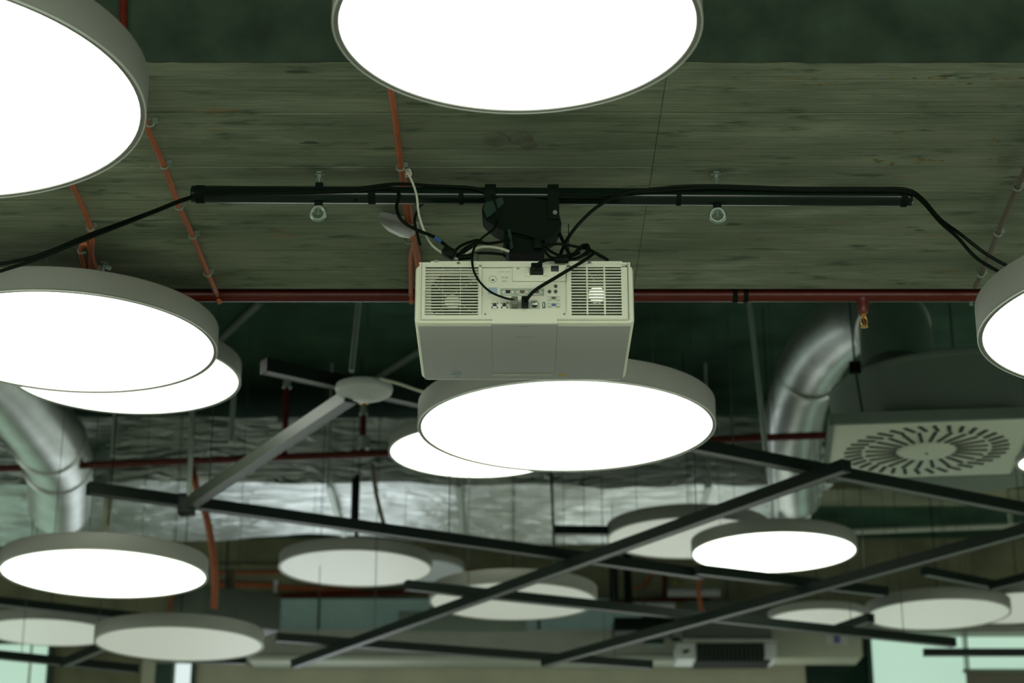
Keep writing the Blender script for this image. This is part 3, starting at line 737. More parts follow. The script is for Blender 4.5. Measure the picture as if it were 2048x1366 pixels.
hv = thing('video_cable', 'thick black cable plugged into the projector with a black plug', 'cable', pb(1050, 610, -.01))
cable('lead', '', [(1215, 520, YP+.04), (1198, 510, YP+.01), (1188, 507, YP-.005), (1170, 520, YP-.02), (1140, 538, YP-.03), (1110, 556, YP-.034), (1083, 572, YP-.036), (1066, 584, YP-.036), (1055, 597, YP-.034), (1051, 603, YP-.026)], .0042, blk, parent=hv)
rbox(MB(), 1043, 600.5, 1057, 616.5, -.028, .003, bevel=.002).build('plug', M['black'], hv)
pc = thing('power_cable', 'black power cable with a ferrite sleeve and retained plug', 'cable', pb(1073, 540, -.01))
cable('lead', '', [(1073, 535, YP-.03), (1076, 528, YP-.034), (1090, 521, YP-.030), (1108, 519.5, YP-.022), (1122, 519.5, YP-.018), (1140, 519, YP-.008), (1160, 514, YP+.02), (1176, 500, YP+.05), (1168, 490, YP+.07), (1155, 500, YP+.07), (1150, 508, YP+.07)], .0037, blk, parent=pc)
MB().cyl(P(1110, 520, YP-.022), P(1135.5, 519.5, YP-.016), .0082, seg=16).build('ferrite_sleeve', M['black'], pc)
rbox(MB(), 1062, 534, 1084.5, 549, -.028, -.0005, bevel=.0025).build('plug', M['black'], pc)
c_ = pb(1073, 534, -.016); MB().torus(c_, (0, -1, .35), .0088, .0011, 24, 6).build('retaining_loop', M['brightmetal'], pc)
# loops lying on the projector
loops = [
 [(915, 513, YP+.06), (930, 497, YP+.07), (955, 486, YP+.08), (978, 487, YP+.08), (1000, 484, YP+.09), (1020, 480, YP+.10)],
 [(905, 512, YP+.08), (925, 505, YP+.08), (945, 492, YP+.09), (962, 482, YP+.10), (950, 481, YP+.11), (925, 490, YP+.10), (912, 500, YP+.09), (908, 510, YP+.08)],
 [(930, 512, YP+.06), (960, 506, YP+.06), (1000, 508, YP+.06), (1010, 512, YP+.05)],
 [(1088, 490, YP+.09), (1120, 488, YP+.09), (1150, 493, YP+.09), (1180, 500, YP+.08), (1205, 516, YP+.07)],
 [(1090, 495, YP+.10), (1105, 505, YP+.09), (1125, 512, YP+.08), (1150, 506, YP+.08), (1165, 494, YP+.08), (1175, 490, YP+.08), (1178, 505, YP+.07), (1160, 514, YP+.06)],
 [(1088, 500, YP+.08), (1100, 514, YP+.07), (1118, 517, YP+.06), (1140, 513, YP+.06), (1160, 505, YP+.06)]]
lbl = ['slack black loop left of the mount column', 'black cable coil at the left end of the projector top', 'short black lead in front of the left coil', 'slack black loop right of the mount column', 'black cable coil at the right of the mount', 'short black lead under the right coil']
for l, t_ in zip(loops, lbl): cable('cable_loop', t_, l, .0036, blk, group='slack cables on the projector')
cn = thing('adapter_plug', 'small black adapter lying on the left of the projector top', 'plug', P(905, 512, YP+.05))
MB().box(P(898, 506, YP+.06), (.03, .03, .022), Matrix.Rotation(.5, 3, 'Y'), .003).build('body', M['black'], cn)
MB().cyl(P(916, 516, YP+.05), P(950, 512, YP+.05), .007, seg=12).build('collar', M['black'], cn)
c_ = P(951, 510, YP+.03); tag(MB().lathe([(0, 0), (.0075, 0), (.0075, .025), (.005, .03), (0, .03)], (c_.x, c_.y, ST+.002), seg=16).build('metal_connector', M['zinc']), 'round zinc connector standing on the projector top', 'connector')
c_ = P(1137, 448, YP+.06); tag(MB().cyl((c_.x, c_.y, P(1137, 512, YP+.06).z), c_, .0012, seg=6).build('cable_tie', M['cable']), 'upright tail of a black cable tie right of the mount', 'cable tie')

# ------------------------------------------------------------------ conduits on the soffit
def sof(px, py, drop=.014): return PZ(px, py, SOF-EYE-drop)
def clip(px, py, parent, m=None):
    c_ = sof(px, py)
    MB().torus(c_, (.05, 1, 0), .0095, .0026, 14, 6).box((c_.x+.012, c_.y, SOF-.008), (.012, .008, .012)).build('clip', M['zinc'], parent)
def conduit(name, label, pts, r, m, clips=(), group='orange conduits under the beam', tail=None):
    p = [sof(*q) for q in pts]
    if tail: p += [P(*q) for q in tail]
    t = thing(name, label, 'conduit', p[0], group)
    MB().tube(p, r, seg=10, sub=4).build('tube', m, t)
    for q in clips: clip(*q, t)
    return t
conduit('conduit', 'orange conduit crossing the soffit left of the tube end', [(265, 180), (283, 225), (297, 262), (328, 332), (358, 412), (386, 473), (416, 548), (428, 574)], .0075, M['orange'], [(300, 246), (329, 331), (358, 413), (385, 471), (415, 547)], tail=[(434, 590, 5.15), (440, 606, 5.16)])
conduit('conduit', 'short orange conduit coming out under the upper left lamp', [(120, 320), (147, 376), (166, 415), (180, 452), (184, 480), (182, 510), (181, 545), (188, 575)], .0075, M['orange'], [(181, 455)])
conduit('conduit', 'looped orange conduit with a zinc clip left of the bundle', [(176, 600), (172, 545), (164, 515), (162, 500), (166, 488), (178, 492), (185, 520), (193, 540), (202, 575)], .0075, M['orange'], [(163, 501)])
conduit('conduit', 'orange conduit crossing the soffit behind the projector', [(770, 120), (784, 195), (791, 245), (797, 295), (802, 335), (806, 365), (810, 400), (815, 440), (824, 470), (830, 500), (835, 530), (836, 560), (835, 585)], .0075, M['orange'], [(801, 335)])
conduit('conduit', 'second orange strand beside the projector', [(806, 345), (812, 375), (818, 410), (822, 445), (828, 480), (822, 510), (822, 545), (822, 574)], .0065, M['orange'], [(818, 480)], tail=[(822, 592, 5.15), (823, 607, 5.16)])
conduit('conduit', 'thin third orange strand nearest the projector corner', [(814, 395), (820, 440), (829, 480), (838, 515), (838, 545), (834, 575)], .005, M['orange'])
conduit('conduit', 'dark brown conduit on the soffit at the right edge', [(2090, 245), (2048, 345), (2020, 410), (1996, 466), (1965, 545), (1950, 574)], .0062, M['browncon'], [(2035, 375), (1996, 466), (1962, 548)], group='brown conduit at the right')
for (px, py, lb) in ((208, 526, 'zinc wing anchor bolt on the soffit above the left centre lamp'),):
    c_ = PZ(px, py, SOF-EYE)
    t = thing('anchor_bolt', lb, 'bolt', (c_.x, c_.y, SOF))
    MB().lathe([(0, 0), (.012, 0), (.012, -.004), (.005, -.006), (.005, -.05), (0, -.05)], (c_.x, c_.y, SOF), seg=10).build('stud', M['zinc'], t)
    for sx in (-1, 1): MB().box((c_.x+sx*.013, c_.y, SOF-.014), (.016, .003, .012), Matrix.Rotation(sx*.5, 3, 'Y')).build('wing', M['zinc'], t)
# vertical conduit on the beam flank
tag(MB().cyl(P(247, -40, YB0-.012), P(246, 66, YB0-.012), .009, seg=10).build('conduit', M['red']), 'dark red conduit rising on the painted beam flank', 'conduit')
tag(MB().tube([P(845, 408, YT+.03), P(838, 415, YT+.05), P(829, 440, YT+.08), P(835, 470, YT+.1), P(840, 490, YT+.12)], .0036, seg=8).build('signal_cable', M['cable']), 'black cable dropping behind the white cable under the tube', 'cable')
# wedge shaped white box on the soffit
wx = thing('junction_box', 'small white tilted box behind the tube, left of the white cable', 'box', P(800, 450, 4.62))
q = [P(757, 441, 4.56), P(766, 428, 4.60), P(806, 433, 4.64), P(838, 456, 4.64), P(828, 470, 4.60), P(818, 476, 4.56), P(790, 464, 4.54)]
MB().prism(q, (0, .01, .02)).build('lid', M['ap'], wx)
MB().prism([P(757, 443, 4.555), P(790, 462, 4.535), P(820, 477, 4.555), P(800, 474, 4.54), P(776, 462, 4.535)], (0, .006, .004)).build('edge', M['unitwhite'], wx)

# ------------------------------------------------------------------ sprinkler pipes
p0 = P(-40, 591, 5.16); zpp = EYE+2.061
sp = thing('sprinkler_pipe', 'dark red sprinkler pipe running along the far edge of the beam', 'pipe', (0, 5.165, zpp))
MB().cyl((-6, 5.165, zpp), (6, 5.165, zpp), .0195, seg=24).build('pipe', M['red'], sp)
xx = P(1480, 591, 5.165).x
MB().cyl((xx-.022, 5.165, zpp), (xx+.022, 5.165, zpp), .021, seg=24).build('coupling', M['tape'], sp)
MB().cyl((xx-.008, 5.165, zpp), (xx+.008, 5.165, zpp), .0218, seg=24).build('coupling_band', M['red'], sp)
def pendent(px, py, parent):
    c_ = P(px, py, 5.165); x = c_.x
    MB().lathe([(.019, -.012), (.0155, -.03), (.0155, -.05), (.011, -.058), (0, -.058)], (x, 5.165, zpp), seg=16).build('tee_outlet', M['red'], parent)
    MB().cyl((x, 5.165, zpp-.058), (x, 5.165, zpp-.066), .008, seg=8).build('thread', M['brass'], parent)
    for sx in (-1, 1): MB().tube([(x+sx*.004, 5.165, zpp-.066), (x+sx*.009, 5.165, zpp-.075), (x+sx*.007, 5.165, zpp-.088), (x+sx*.002, 5.165, zpp-.094)], .0016, seg=6).build('frame_arm', M['brass'], parent)
    MB().cyl((x, 5.165, zpp-.066), (x, 5.165, zpp-.092), .002, seg=6).build('glass_bulb', M['glassbulb'], parent)
    MB().lathe([(0, 0), (.011, 0), (.012, -.002), (0, -.003)], (x, 5.165, zpp-.094), seg=12).build('deflector', M['brass'], parent)
pendent(1725, 600, sp)
for q in (1942,):
    c_ = P(q, 600, 5.165); MB().cyl((c_.x, 5.165, zpp-.02), (c_.x, 5.165, zpp-.03), .006, seg=8).build('plug_screw', M['zinc'], sp)
z2 = EYE+3.32
pa = PZ(-60, 940, 3.32); pc2 = PZ(1660, 870, 3.32)
dirp = (pc2-pa)
s2 = thing('sprinkler_pipe', 'thin red pipe crossing behind the lamps in front of the silver duct', 'pipe', pa)
MB().cyl(pa-dirp*.15, pc2+dirp*.02, .021, seg=16).build('pipe', M['red'], s2)
def on_p2(px):
    t = (px+60)/1720.0
    for _ in range(6):
        c_ = pa+dirp*t; d_ = c_-Vector((0, 0, EYE)); fw = d_.y*math.cos(TH)+d_.z*math.sin(TH)
        t += (px-(1024+FPX*d_.x/fw))/1720.0
    return pa+dirp*t
for (px, pt) in ((568, 776), (725, 830)):
    c_ = on_p2(px); zt2 = P(px, pt, c_.y).z
    MB().cyl(c_, (c_.x, c_.y, zt2), .016, seg=12).build('riser', M['red'], s2)
    MB().cyl((c_.x, c_.y, zt2), (c_.x, c_.y, zt2+.05), .024, .018, seg=12).build('fitting', M['rod'], s2)
    MB().lathe([(0, 0), (.012, 0), (.012, .02), (.028, .022), (.028, .026), (0, .026)], (c_.x, c_.y, zt2+.05), seg=14).build('sprinkler_head', M['brass'], s2)
c_ = on_p2(727); MB().cyl(c_+Vector((0, 0, .03)), c_+Vector((0, 0, .1)), .035, seg=14).build('collar', M['rod'], s2)

# ------------------------------------------------------------------ light tracks
def track(label, px0, py0, px1, py1, zc, s_=.05, rods=(), paint='track'):
    a_ = PZ(px0, py0, zc); b_ = PZ(px1, py1, zc); d = (b_-a_); L_ = d.length; d.normalize()
    t = thing('light_track', label, 'track', a_, 'dark light tracks hung from the ceiling')
    n = Vector((-d.y, d.x, 0)); h = s_/2
    def sec(pts): return [a_+n*x+Vector((0, 0, z)) for x, z in pts]
    MB().prism(sec([(-h, -h), (-h*.8, -h), (-h*.8, -h*.5), (h*.8, -h*.5), (h*.8, -h), (h, -h), (h, h), (-h, h)]), d*L_).build('profile', M[paint], t, ang=20)
    MB().prism(sec([(-h*.78, -h*.96), (h*.78, -h*.96), (h*.78, -h*.52), (-h*.78, -h*.52)]), d*L_).build('slot_insert', M['trackpale'], t)
    for e, sg in ((a_, -1), (b_, 1)):
        MB().box(e+d*sg*.004, (.012, s_*1.02, s_*1.02), Matrix(((d.x, n.x, 0), (d.y, n.y, 0), (0, 0, 1)))).build('end_cap', M['track'], t)
    for f in (rods or (.12, .88)):
        c_ = a_+d*L_*f
        MB().cyl((c_.x, c_.y, c_.z+h), (c_.x, c_.y, top_at(c_.x, c_.y)), .0025, seg=6).build('hanger', M['wire'], t)
    return t
ZT = 2.40
track('dark track above the round detector, left end beside the left lamps', 532, 733, 1010, 838, ZT, rods=(.40,))
track('lamp lit track running from the round detector down to the left', 700, 793, 372, 1012, ZT-.052, rods=(.97,), paint='tracklit')
track('long dark track below the duct, from left end to lower right', 180, 977, 1400, 1148, ZT, rods=(.17, .55))
track('dark track crossing the bottom centre lamp from lower left up to the diffuser', 590, 1328, 1690, 932, ZT-.052, rods=(.2, .8))
track('dark track passing under the lit right lamp towards the far right', 1396, 1140, 1768, 1184, ZT, rods=(.9,))
track('dark track in front of the square ceiling diffuser', 1385, 890, 2120, 1032, ZT, rods=(.1, .9))
track('dark track from the left of centre lamp to the far window', 815, 1171, 1905, 1285, ZT, rods=(.1, .9))
track('dark track rising to the right edge under the lit right lamp', 1090, 1325, 2110, 1043, ZT-.052, rods=(.15, .95))
track('thin dark track low at the bottom centre in front of the bulkhead', 556, 1275, 1300, 1330, ZT, rods=(.1, .9))
track('dark track behind the bottom left lamps', -60, 1196, 330, 1240, ZT+.35, rods=(.3,))
track('dark track low at the bottom left edge', -60, 1304, 272, 1338, ZT, rods=(.3,))
track('pale oblique track joining the bottom left track', 130, 1326, 262, 1270, ZT-.052, rods=(.5,))
track('short dark track under the bottom left lamp', 372, 1318, 490, 1322, ZT+.5, rods=(.5,))
track('dark track in front of the right far window', 1850, 1305, 2130, 1305, ZT+.4, rods=(.3,))
track('dark track above the bottom right lamp', 1850, 1143, 2000, 1172, ZT+.45, rods=(.3,))
track('dark track meeting at the right edge above the bottom right lamp', 1985, 1172, 2130, 1135, ZT+.40, rods=(.6,))
track('dark track bridging the small dim lamp', 1665, 1262, 1740, 1236, ZT+.1, rods=(.5,))
track('short dark track under the far end of the silver duct', 1112, 1061, 1225, 1062, 3.05, rods=(.5,))
def rod(label, p, q, r=.011):
    tag(MB().cyl(P(*p), P(*q), r, seg=10).build('hanger_rod', M['rod']), label, 'rod', 'galvanised hanger rods')
rod('pale rod rising from the track beside the round detector', (703, 742, 6.95), (722, 560, 7.1))
rod('pale rod dropping to the left track below the left lamps', (378, 992, 8.28), (386, 760, 8.4))
rod('pale rod right of the lamp under the projector', (1532, 905, 8.0), (1494, 560, 8.2))
rod('pale rod stub hanging at the lower right track', (2023, 1050, 8.9), (2018, 1018, 8.95), .012)
rod('short pale rod behind the left lamps', (462, 885, 9.5), (468, 780, 9.6), .014)
rod('pale rod left below the left lamps', (226, 912, 9.0), (232, 815, 9.1), .012)
tag(MB().cyl(P(208, 1082, 8.6), P(216, 1002, 8.75), .024, seg=14).build('lamp_post', M['beige']), 'beige post holding the lower left lit lamp', 'post')
tag(MB().box(PZ(374, 1010, ZT-.06), (.07, .07, .09), None, .004).build('track_joint', M['track']), 'dark joint block where the left tracks meet', 'joint')
tag(MB().tube([P(760, 757, 6.75), P(800, 768, 6.75), P(840, 782, 6.8), P(880, 792, 6.9)], .006, seg=8).build('track_feed_cable', M['whitecable']), 'pale cable lying on the track right of the detector', 'cable')
# detector
dc = PZ(728, 783, ZT-.045); 
de = thing('smoke_detector', 'round white detector under the track joint', 'detector', dc)
rd = .0152*7.05
MB().lathe([(0, .03), (rd*.8, .03), (rd*.97, .022), (rd, .010), (rd*.96, -.004), (rd*.80, -.016), (rd*.45, -.022), (0, -.022)], dc, seg=48).build('body', M['ap'], de)
MB().lathe([(rd*.42, -.020), (rd*.40, -.030), (rd*.3, -.034), (0, -.034)], dc, seg=32).build('sensor_cap', M['ap'], de)

# ------------------------------------------------------------------ foil wrapped main duct
Yd0, Yd1 = 11.7, 13.1; zd0 = P(1024, 966, Yd0).z; zd1 = P(1024, 832, Yd0).z
xd0 = -5.2; xd1 = P(1655, 1000, Yd0).x
md = thing('main_duct', 'big flat foil wrapped air duct crossing the background', 'duct', ((xd0+xd1)/2, (Yd0+Yd1)/2, zd0))
d = MB(); nx = 240
prof = []
for k in range(7): prof.append((Yd0+.02, zd1-(zd1-zd0)*k/6.0))
for k in range(1, 26): prof.append((Yd0+.02+(Yd1-Yd0)*k/25.0, zd0))
for k in range(1, 5): prof.append((Yd1, zd0+(zd1-zd0)*k/4.0))
rings = []
for i in range(nx+1):
    x = xd0+(xd1-xd0)*i/nx; rg_ = []
    for k, (y, z) in enumerate(prof):
        p = Vector((x*1.6, y*2.6, z*2.6))
        n_ = noise.noise_vector(p)*.035+noise.noise_vector(Vector((p.x*2.2, p.y*3.4, p.z*3.4)))*.014+noise.noise_vector(Vector((p.x*4, p.y*8, p.z*8)))*.006
        edge = .5 if k in (0, len(prof)-1) else 1
        rg_.append(d.bm.verts.new((x, y+n_.y*edge, z+n_.z*edge-(.03*math.sin(x*1.3) if z == zd0 else 0))))
    rings.append(rg_)
for r0, r1 in zip(rings[:-1], rings[1:]):
    m_ = len(r0)
    for k in range(m_):
        j = (k+1) % m_; d.bm.faces.new((r0[k], r0[j], r1[j], r1[k]))
d.bm.faces.new(rings[0]); d.bm.faces.new(rings[-1][::-1])
d.build('foil_wrap', M['foil'], md, ang=70)
# crumpled foil flap at the right end
fl = MB(); g = []
for i in range(9):
    row = []
    for j in range(9):
        u, v = i/8, j/8
        px = 1560+100*u-62*v*u; py = 960+78*v+8*u
        p = P(px, py, Yd0-.05+.35*v); p += noise.noise_vector(p*6)*.05
        row.append(fl.bm.verts.new(p))
    g.append(row)
for i in range(8):
    for j in range(8): fl.bm.faces.new((g[i][j], g[i+1][j], g[i+1][j+1], g[i][j+1]))
f_ = fl.build('foil_flap', M['foil'], md, ang=50)
so = f_.modifiers.new('thick', 'SOLIDIFY'); so.thickness = .006
for q in (-3.6, -1.15, -.35, 1.2):
    MB().box2((q, Yd0-.005, zd0-.03), (q+.035, Yd1+.01, zd0-.02)).cyl((q+.017, Yd0-.02, zd0-.03), (q+.017, Yd0-.02, CEIL), .008, seg=6).build('hanger_strap', M['rod'], md)
# round branch ducts
def round_duct(name, label, pts, r, joints, m=M['spiral']):
    path = [P(*p) for p in pts]
    t = thing('branch_duct', label, 'duct', path[0])
    MB().tube(path, r, seg=28, sub=8).build('tube', m, t, ang=60)
    for k, wd in joints:
        i = int(k); f = k-i
        c0 = path[i].lerp(path[i+1], f); dd = (path[i+1]-path[i]).normalized()
        MB().lathe([(r*1.01, -wd), (r*1.07, -wd*.7), (r*1.07, wd*.7), (r*1.01, wd)], c0, dd, seg=28).build('collar', M['spiral'], t)
    return t
round_duct('branch_duct', 'bent silver duct from the round plenum to the main duct', [(1795, 745, 8.9), (1788, 660, 9.0), (1755, 622, 9.3), (1700, 640, 9.7), (1640, 700, 10.2), (1600, 785, 10.7), (1585, 870, 11.2), (1588, 990, 12.0)], .175, [(1.1, .03), (4.55, .03)])
round_duct('branch_duct', 'bent silver duct running into the main duct at the left', [(-190, 650, 9.2), (-90, 690, 9.5), (-10, 745, 9.9), (55, 820, 10.4), (95, 875, 10.8), (118, 930, 11.3), (120, 1010, 12.1)], .20, [(4.15, .03), (4.9, .03)])

# ------------------------------------------------------------------ round plenum with square swirl diffuser
cd = P(1853, 905, 8.55); zf = cd.z
pn = thing('swirl_diffuser', 'square white swirl air diffuser under a dark round plenum', 'air diffuser', cd)
rot = Matrix.Rotation(R(-6.6), 3, 'Z')
hs = .44
def dl(x, y, z): return cd+rot@Vector((x, y, z))
pcx = P(1915, 800, 8.75); rD = .59
MB().lathe([(0, .03), (rD, .03), (rD, .36), (rD-.01, .37), (0, .37)], (pcx.x, pcx.y, zf), seg=64).build('plenum', M['drum'], pn)
MB().lathe([(rD-.001, .335), (rD+.006, .34), (rD+.006, .36), (rD-.001, .365)], (pcx.x, pcx.y, zf), seg=64).build('plenum_seam', M['drum'], pn)
MB().box(dl(0, 0, .018), (hs*2, hs*2, .016), rot, .003).build('plate', M['diffplate'], pn)
e = MB()
for sx, sy, lx, ly in ((-1, 0, .02, hs*2), (1, 0, .02, hs*2), (0, -1, hs*2, .02), (0, 1, hs*2, .02)):
    e.box(dl(sx*hs, sy*hs, .03), (lx, ly, .05), rot)
e.build('plate_edge', M['drum'], pn)
r0_, r1_, r2_ = .125, .275, .37
MB().lathe([(0, -.004), (r0_*.9, -.004), (r0_, .002), (r0_, .012), (0, .012)], cd, seg=40).build('hub', M['diffplate'], pn)
c_ = cd; MB().lathe([(0, 0), (.008, 0), (.006, -.004), (0, -.004)], (c_.x, c_.y, c_.z-.004), seg=10).build('hub_screw', M['slot'], pn)
for k in range(24):
    an = 2*math.pi*k/24
    rm_ = rot@Matrix.Rotation(an, 3, 'Z')
    c_ = cd+rm_@Vector((( r0_+.01+r1_)/2, .012, .0085))
    MB().box(c_, (r1_-r0_-.012, .016, .006), rm_@Matrix.Rotation(.10, 3, 'Z')).build('inner_slot', M['slot'], pn)
for k in range(36):
    an = 2*math.pi*k/36+.05
    rm_ = rot@Matrix.Rotation(an, 3, 'Z')
    c_ = cd+rm_@Vector(((r1_+.014+r2_)/2, 0, .0085))
    MB().box(c_, (r2_-r1_-.014, .017, .006), rm_@Matrix.Rotation(-.35, 3, 'Z')).build('outer_slot', M['slot'], pn)
for (px, py) in ((1710, 735),):
    t = P(px, py, 8.3); MB().box(t, (.05, .03, .05)).build('bracket', M['tape'], pn)
    MB().cyl(t, (t.x-.02, t.y, CEIL), .005, seg=6).build('hanger', M['wire'], pn)
    MB().cyl(t, P(1728, 845, 8.2), .006, seg=6).build('hanger', M['wire'], pn)
t = P(1906, 695, 8.2); MB().cyl(t, (t.x, t.y, CEIL), .005, seg=6).build('hanger', M['wire'], pn)

# ------------------------------------------------------------------ things at the far wall
def fcyl(name, label, cat, p, q, r, m, group=None):
    return tag(MB().cyl(P(*p), P(*q), r, seg=10).build(name, m), label, cat, group)
Yw = FAR-.018
fcyl('conduit', 'upper thin orange conduit on the far wall above the glass strip', 'conduit', (425, 1146, Yw), (960, 1142, Yw), .012, M['orange'])
fcyl('conduit', 'lower orange conduit on the far wall left of the junction box', 'conduit', (430, 1168, Yw), (545, 1171, Yw), .022, M['orange'])
fcyl('conduit', 'lower orange conduit on the far wall right of the junction box', 'conduit', (555, 1175, Yw), (720, 1182, Yw), .022, M['orange'])
fcyl('sprinkler_pipe', 'dark red pipe along the top of the far glass strip', 'pipe', (470, 1195, Yw-.065), (880, 1182, Yw-.065), .022, M['red'])
fcyl('sprinkler_pipe', 'dark red pipe on the far wall right of centre', 'pipe', (1180, 1206, Yw-.06), (1420, 1196, Yw-.06), .022, M['red'])
fcyl('cable_tray_rail', 'grey rail on the far wall over the orange conduits', 'rail', (430, 1132, Yw), (700, 1132, Yw), .02, M['olive'])
fcyl('cable_tray_rail', 'long pale strip under the ceiling at the far right', 'rail', (1690, 1064, 14.9), (2100, 1048, 14.9), .022, M['trim'])
fcyl('riser_pipe', 'dark riser behind the hanging grey box at bottom left', 'pipe', (462, 1140, 14.0), (460, 1215, 14.0), .03, M['browncon'])
fcyl('riser_pipe', 'red riser between the bottom left lamps', 'pipe', (344, 1180, Yw), (343, 1240, Yw), .025, M['orange'])
tag(MB().tube([P(384, 935, 11.76), P(386, 945, 11.5), P(388, 955, 11.2), P(395, 985, 11.2), P(412, 1030, 11.3), P(425, 1100, 11.4), P(430, 1160, 11.5), P(428, 1215, 11.6)], .022, seg=10).build('conduit', M['orange']), 'orange flexible conduit hanging right of the lower left lit lamp', 'conduit')
tag(MB().tube([P(745, 930, 10.6), P(752, 985, 10.7), P(764, 1035, 10.8), P(772, 1060, 10.9)], .012, seg=8).build('conduit', M['browncon']), 'brown cable hanging before the duct above the left of centre lamp', 'cable')
tag(MB().box2(P(546, 1187, Yw), P(556, 1160, Yw)+Vector((0, .05, 0))).build('junction_box', M['unitwhite']), 'small pale junction box between the orange conduits', 'box')
tag(MB().box2(P(701, 1040, 11.3), P(719, 955, 11.3)+Vector((0, .05, 0)), bevel=.004).build('duct_bracket', M['track']), 'dark bracket standing before the duct above the left of centre lamp', 'bracket')
tag(MB().cyl(P(713, 1075, 11.2), P(713, 950, 11.2), .012, seg=8).build('hanger_rod', M['tape']), 'dark rod dropping past the duct bracket to the left of centre lamp', 'rod')
fcyl('hanger_rod', 'thin dark rod crossing the middle of the duct', 'rod', (1109, 1130, 10.2), (1102, 930, 10.4), .008, M['track'])
# left hanging grey box
hb = thing('air_unit', 'dark grey hanging air unit behind the bottom left lamp', 'air unit', P(470, 1240, 13.2))
MB().box(P(452, 1228, 13.9), (.62, .5, .26), Matrix.Rotation(R(35), 3, 'Z'), .01).build('casing', M['boxgrey'], hb)
MB().cyl(P(450, 1200, 13.9), (P(450, 1200, 13.9).x, 13.9, CEIL), .01, seg=6).build('hanger', M['wire'], hb)
# dark screen behind the bottom centre lamp
tag(MB().box2(P(796, 1259, 15.5), P(1052, 1222, 15.5)+Vector((0, .06, 0)), bevel=.008).build('wall_screen', M['drum']), 'dark wide box on the glass strip behind the bottom centre lamp', 'box')
# black posts, battens and pipe stubs right of centre
for q, lb in ((1228, 'left of two black posts below the long track'), (1256, 'right of two black posts below the long track')):
    tag(MB().box2(P(q-7, 1212, 14.2), (P(q+7, 1128, 14.2).x, 14.25, CEIL)).build('black_post', M['tape']), lb, 'post', 'black posts under the track')
sk = thing('speaker_box', 'black box hanging at the bulkhead right of the centre lamp', 'box', P(1289, 1262, 14.8))
MB().box2(P(1228, 1262, 14.8), P(1350, 1234, 14.8)+Vector((0, .3, 0)), bevel=.01).build('casing', M['black'], sk)
c_ = P(1289, 1240, 14.95); MB().cyl(c_, (c_.x, c_.y, CEIL), .006, seg=6).build('hanger', M['wire'], sk)
tag(MB().box2(P(1326, 1204, Yw), P(1334, 1140, Yw)+Vector((0, .04, 0))).build('riser_pipe', M['red']), 'red riser on the far wall beside the upper batten light', 'pipe')
tag(MB().tube([(P(1398, 1140, 14.5).x, 14.5, CEIL), P(1398, 1140, 14.5), P(1397, 1180, 14.5), P(1404, 1225, 14.5)], .016, seg=8).build('conduit', M['orange']), 'orange conduit dropping over the upper batten light', 'conduit')
tag(MB().tube([P(1268, 1176, FAR-.01), P(1290, 1172, FAR-.01), P(1298, 1155, FAR-.01), P(1320, 1140, FAR-.01)], .014, seg=8).build('conduit', M['orange']), 'curved orange conduit right of the black posts', 'conduit')
def batten(label, px0, px1, py0, py1, Y):
    t = thing('batten_light', label, 'light', P((px0+px1)/2, py0, Y), 'unlit batten lights at the far wall')
    a_ = P(px0, (py0+py1)/2, Y); b_ = P(px1, (py0+py1)/2, Y); r = abs(P(0, py0, Y).z-P(0, py1, Y).z)/2
    MB().cyl(a_, b_, r, seg=16).build('diffuser_tube', M['ap'], t)
    MB().box((a_+b_)/2+Vector((0, r, r*.3)), ((b_-a_).length*.96, r*1.2, r), None, .004).build('back_box', M['unitwhite'], t)
    for f in (.2, .8):
        c_ = a_.lerp(b_, f)+Vector((0, r, r*.7)); MB().cyl(c_, (c_.x, c_.y, CEIL), .003, seg=5).build('hanger', M['wire'], t)
batten('upper pale batten light beside the yellow sticker', 1336, 1440, 1176, 1194, 15.6)
batten('lower pale batten light left of the grey unit', 1262, 1350, 1204, 1215, 15.2)
batten('pale batten light behind the duct at centre', 1026, 1216, 1073, 1089, 14.6)
tag(MB().prism([P(1346, 1170, Yw), P(1358, 1170, Yw), P(1352, 1159, Yw)], (0, .01, 0)).build('warning_sticker', M['signyellow']), 'yellow triangle warning sticker above the batten light', 'sticker')
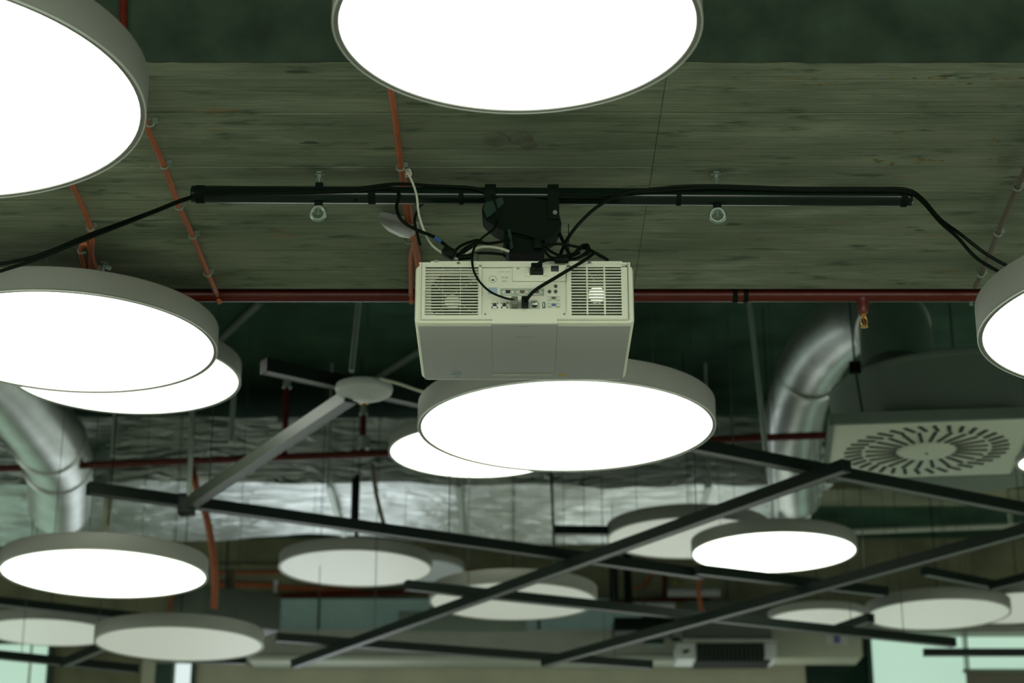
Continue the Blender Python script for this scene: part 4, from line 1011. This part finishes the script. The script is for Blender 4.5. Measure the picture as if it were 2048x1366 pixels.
# ceiling cassette / air curtain on the right
ac = thing('air_curtain', 'dark louvred air curtain with white ends under a grey unit', 'air unit', P(1455, 1320, 14.9))
MB().box2(P(1374, 1278, 14.9), P(1540, 1200, 14.9)+Vector((0, .5, 0)), bevel=.01).build('casing', M['boxgrey'], ac)
MB().box2(P(1366, 1284, 14.86), P(1556, 1277, 14.86)+Vector((0, .3, 0)), bevel=.004).build('flange', M['bulk'], ac)
MB().box2(P(1392, 1322, 14.9), P(1540, 1286, 14.9)+Vector((0, .3, 0))).build('core', M['tape'], ac)
for k in range(16):
    q = 1397+k*8.7; p_ = P(q, 1302, 14.88)
    MB().box(p_, (.009, .03, .115)).build('louvre', M['boxgrey'], ac)
for x0_, x1_ in ((1354, 1392), (1528, 1552)):
    MB().box2(P(x0_, 1318, 14.88), P(x1_, 1286, 14.88)+Vector((0, .3, 0)), bevel=.006).build('end_cap', M['unitwhite'], ac)
MB().cyl(P(1366, 1305, 14.875), P(1378, 1301, 14.875), .012, seg=8).build('logo_mark', M['tape'], ac)
c_ = P(1455, 1210, 15.1)
MB().cyl(c_, (c_.x, c_.y, CEIL), .008, seg=6).build('hanger', M['wire'], ac)
es = thing('exit_sign', 'dark green hanging exit sign left of the air curtain', 'sign', P(1330, 1290, 15.2))
MB().box2(P(1288, 1289, 15.2), P(1328, 1277, 15.2)+Vector((0, .05, 0)), bevel=.004).build('panel', M['signgreen'], es)
MB().box2(P(1344, 1284, 15.2), P(1360, 1274, 15.2)+Vector((0, .05, 0))).build('end_block', M['signgreen'], es)
MB().box2(P(1316, 1276, 15.21), P(1334, 1269, 15.21)+Vector((0, .02, 0))).build('sticker', M['signyellow'], es)
# faint conduits on the dark ceiling
for (p, q, lb) in (((430, 690, 11.9), (520, 605, 10.6), 'faint grey conduit on the dark ceiling at left'), ((745, 762, 12.3), (860, 690, 11.4), 'faint grey conduit on the dark ceiling behind the projector')):
    a_ = PZ(p[0], p[1], 4.17); b_ = PZ(q[0], q[1], 4.17)
    tag(MB().cyl(a_, b_, .02, seg=8).build('conduit', M['drum']), lb, 'conduit')
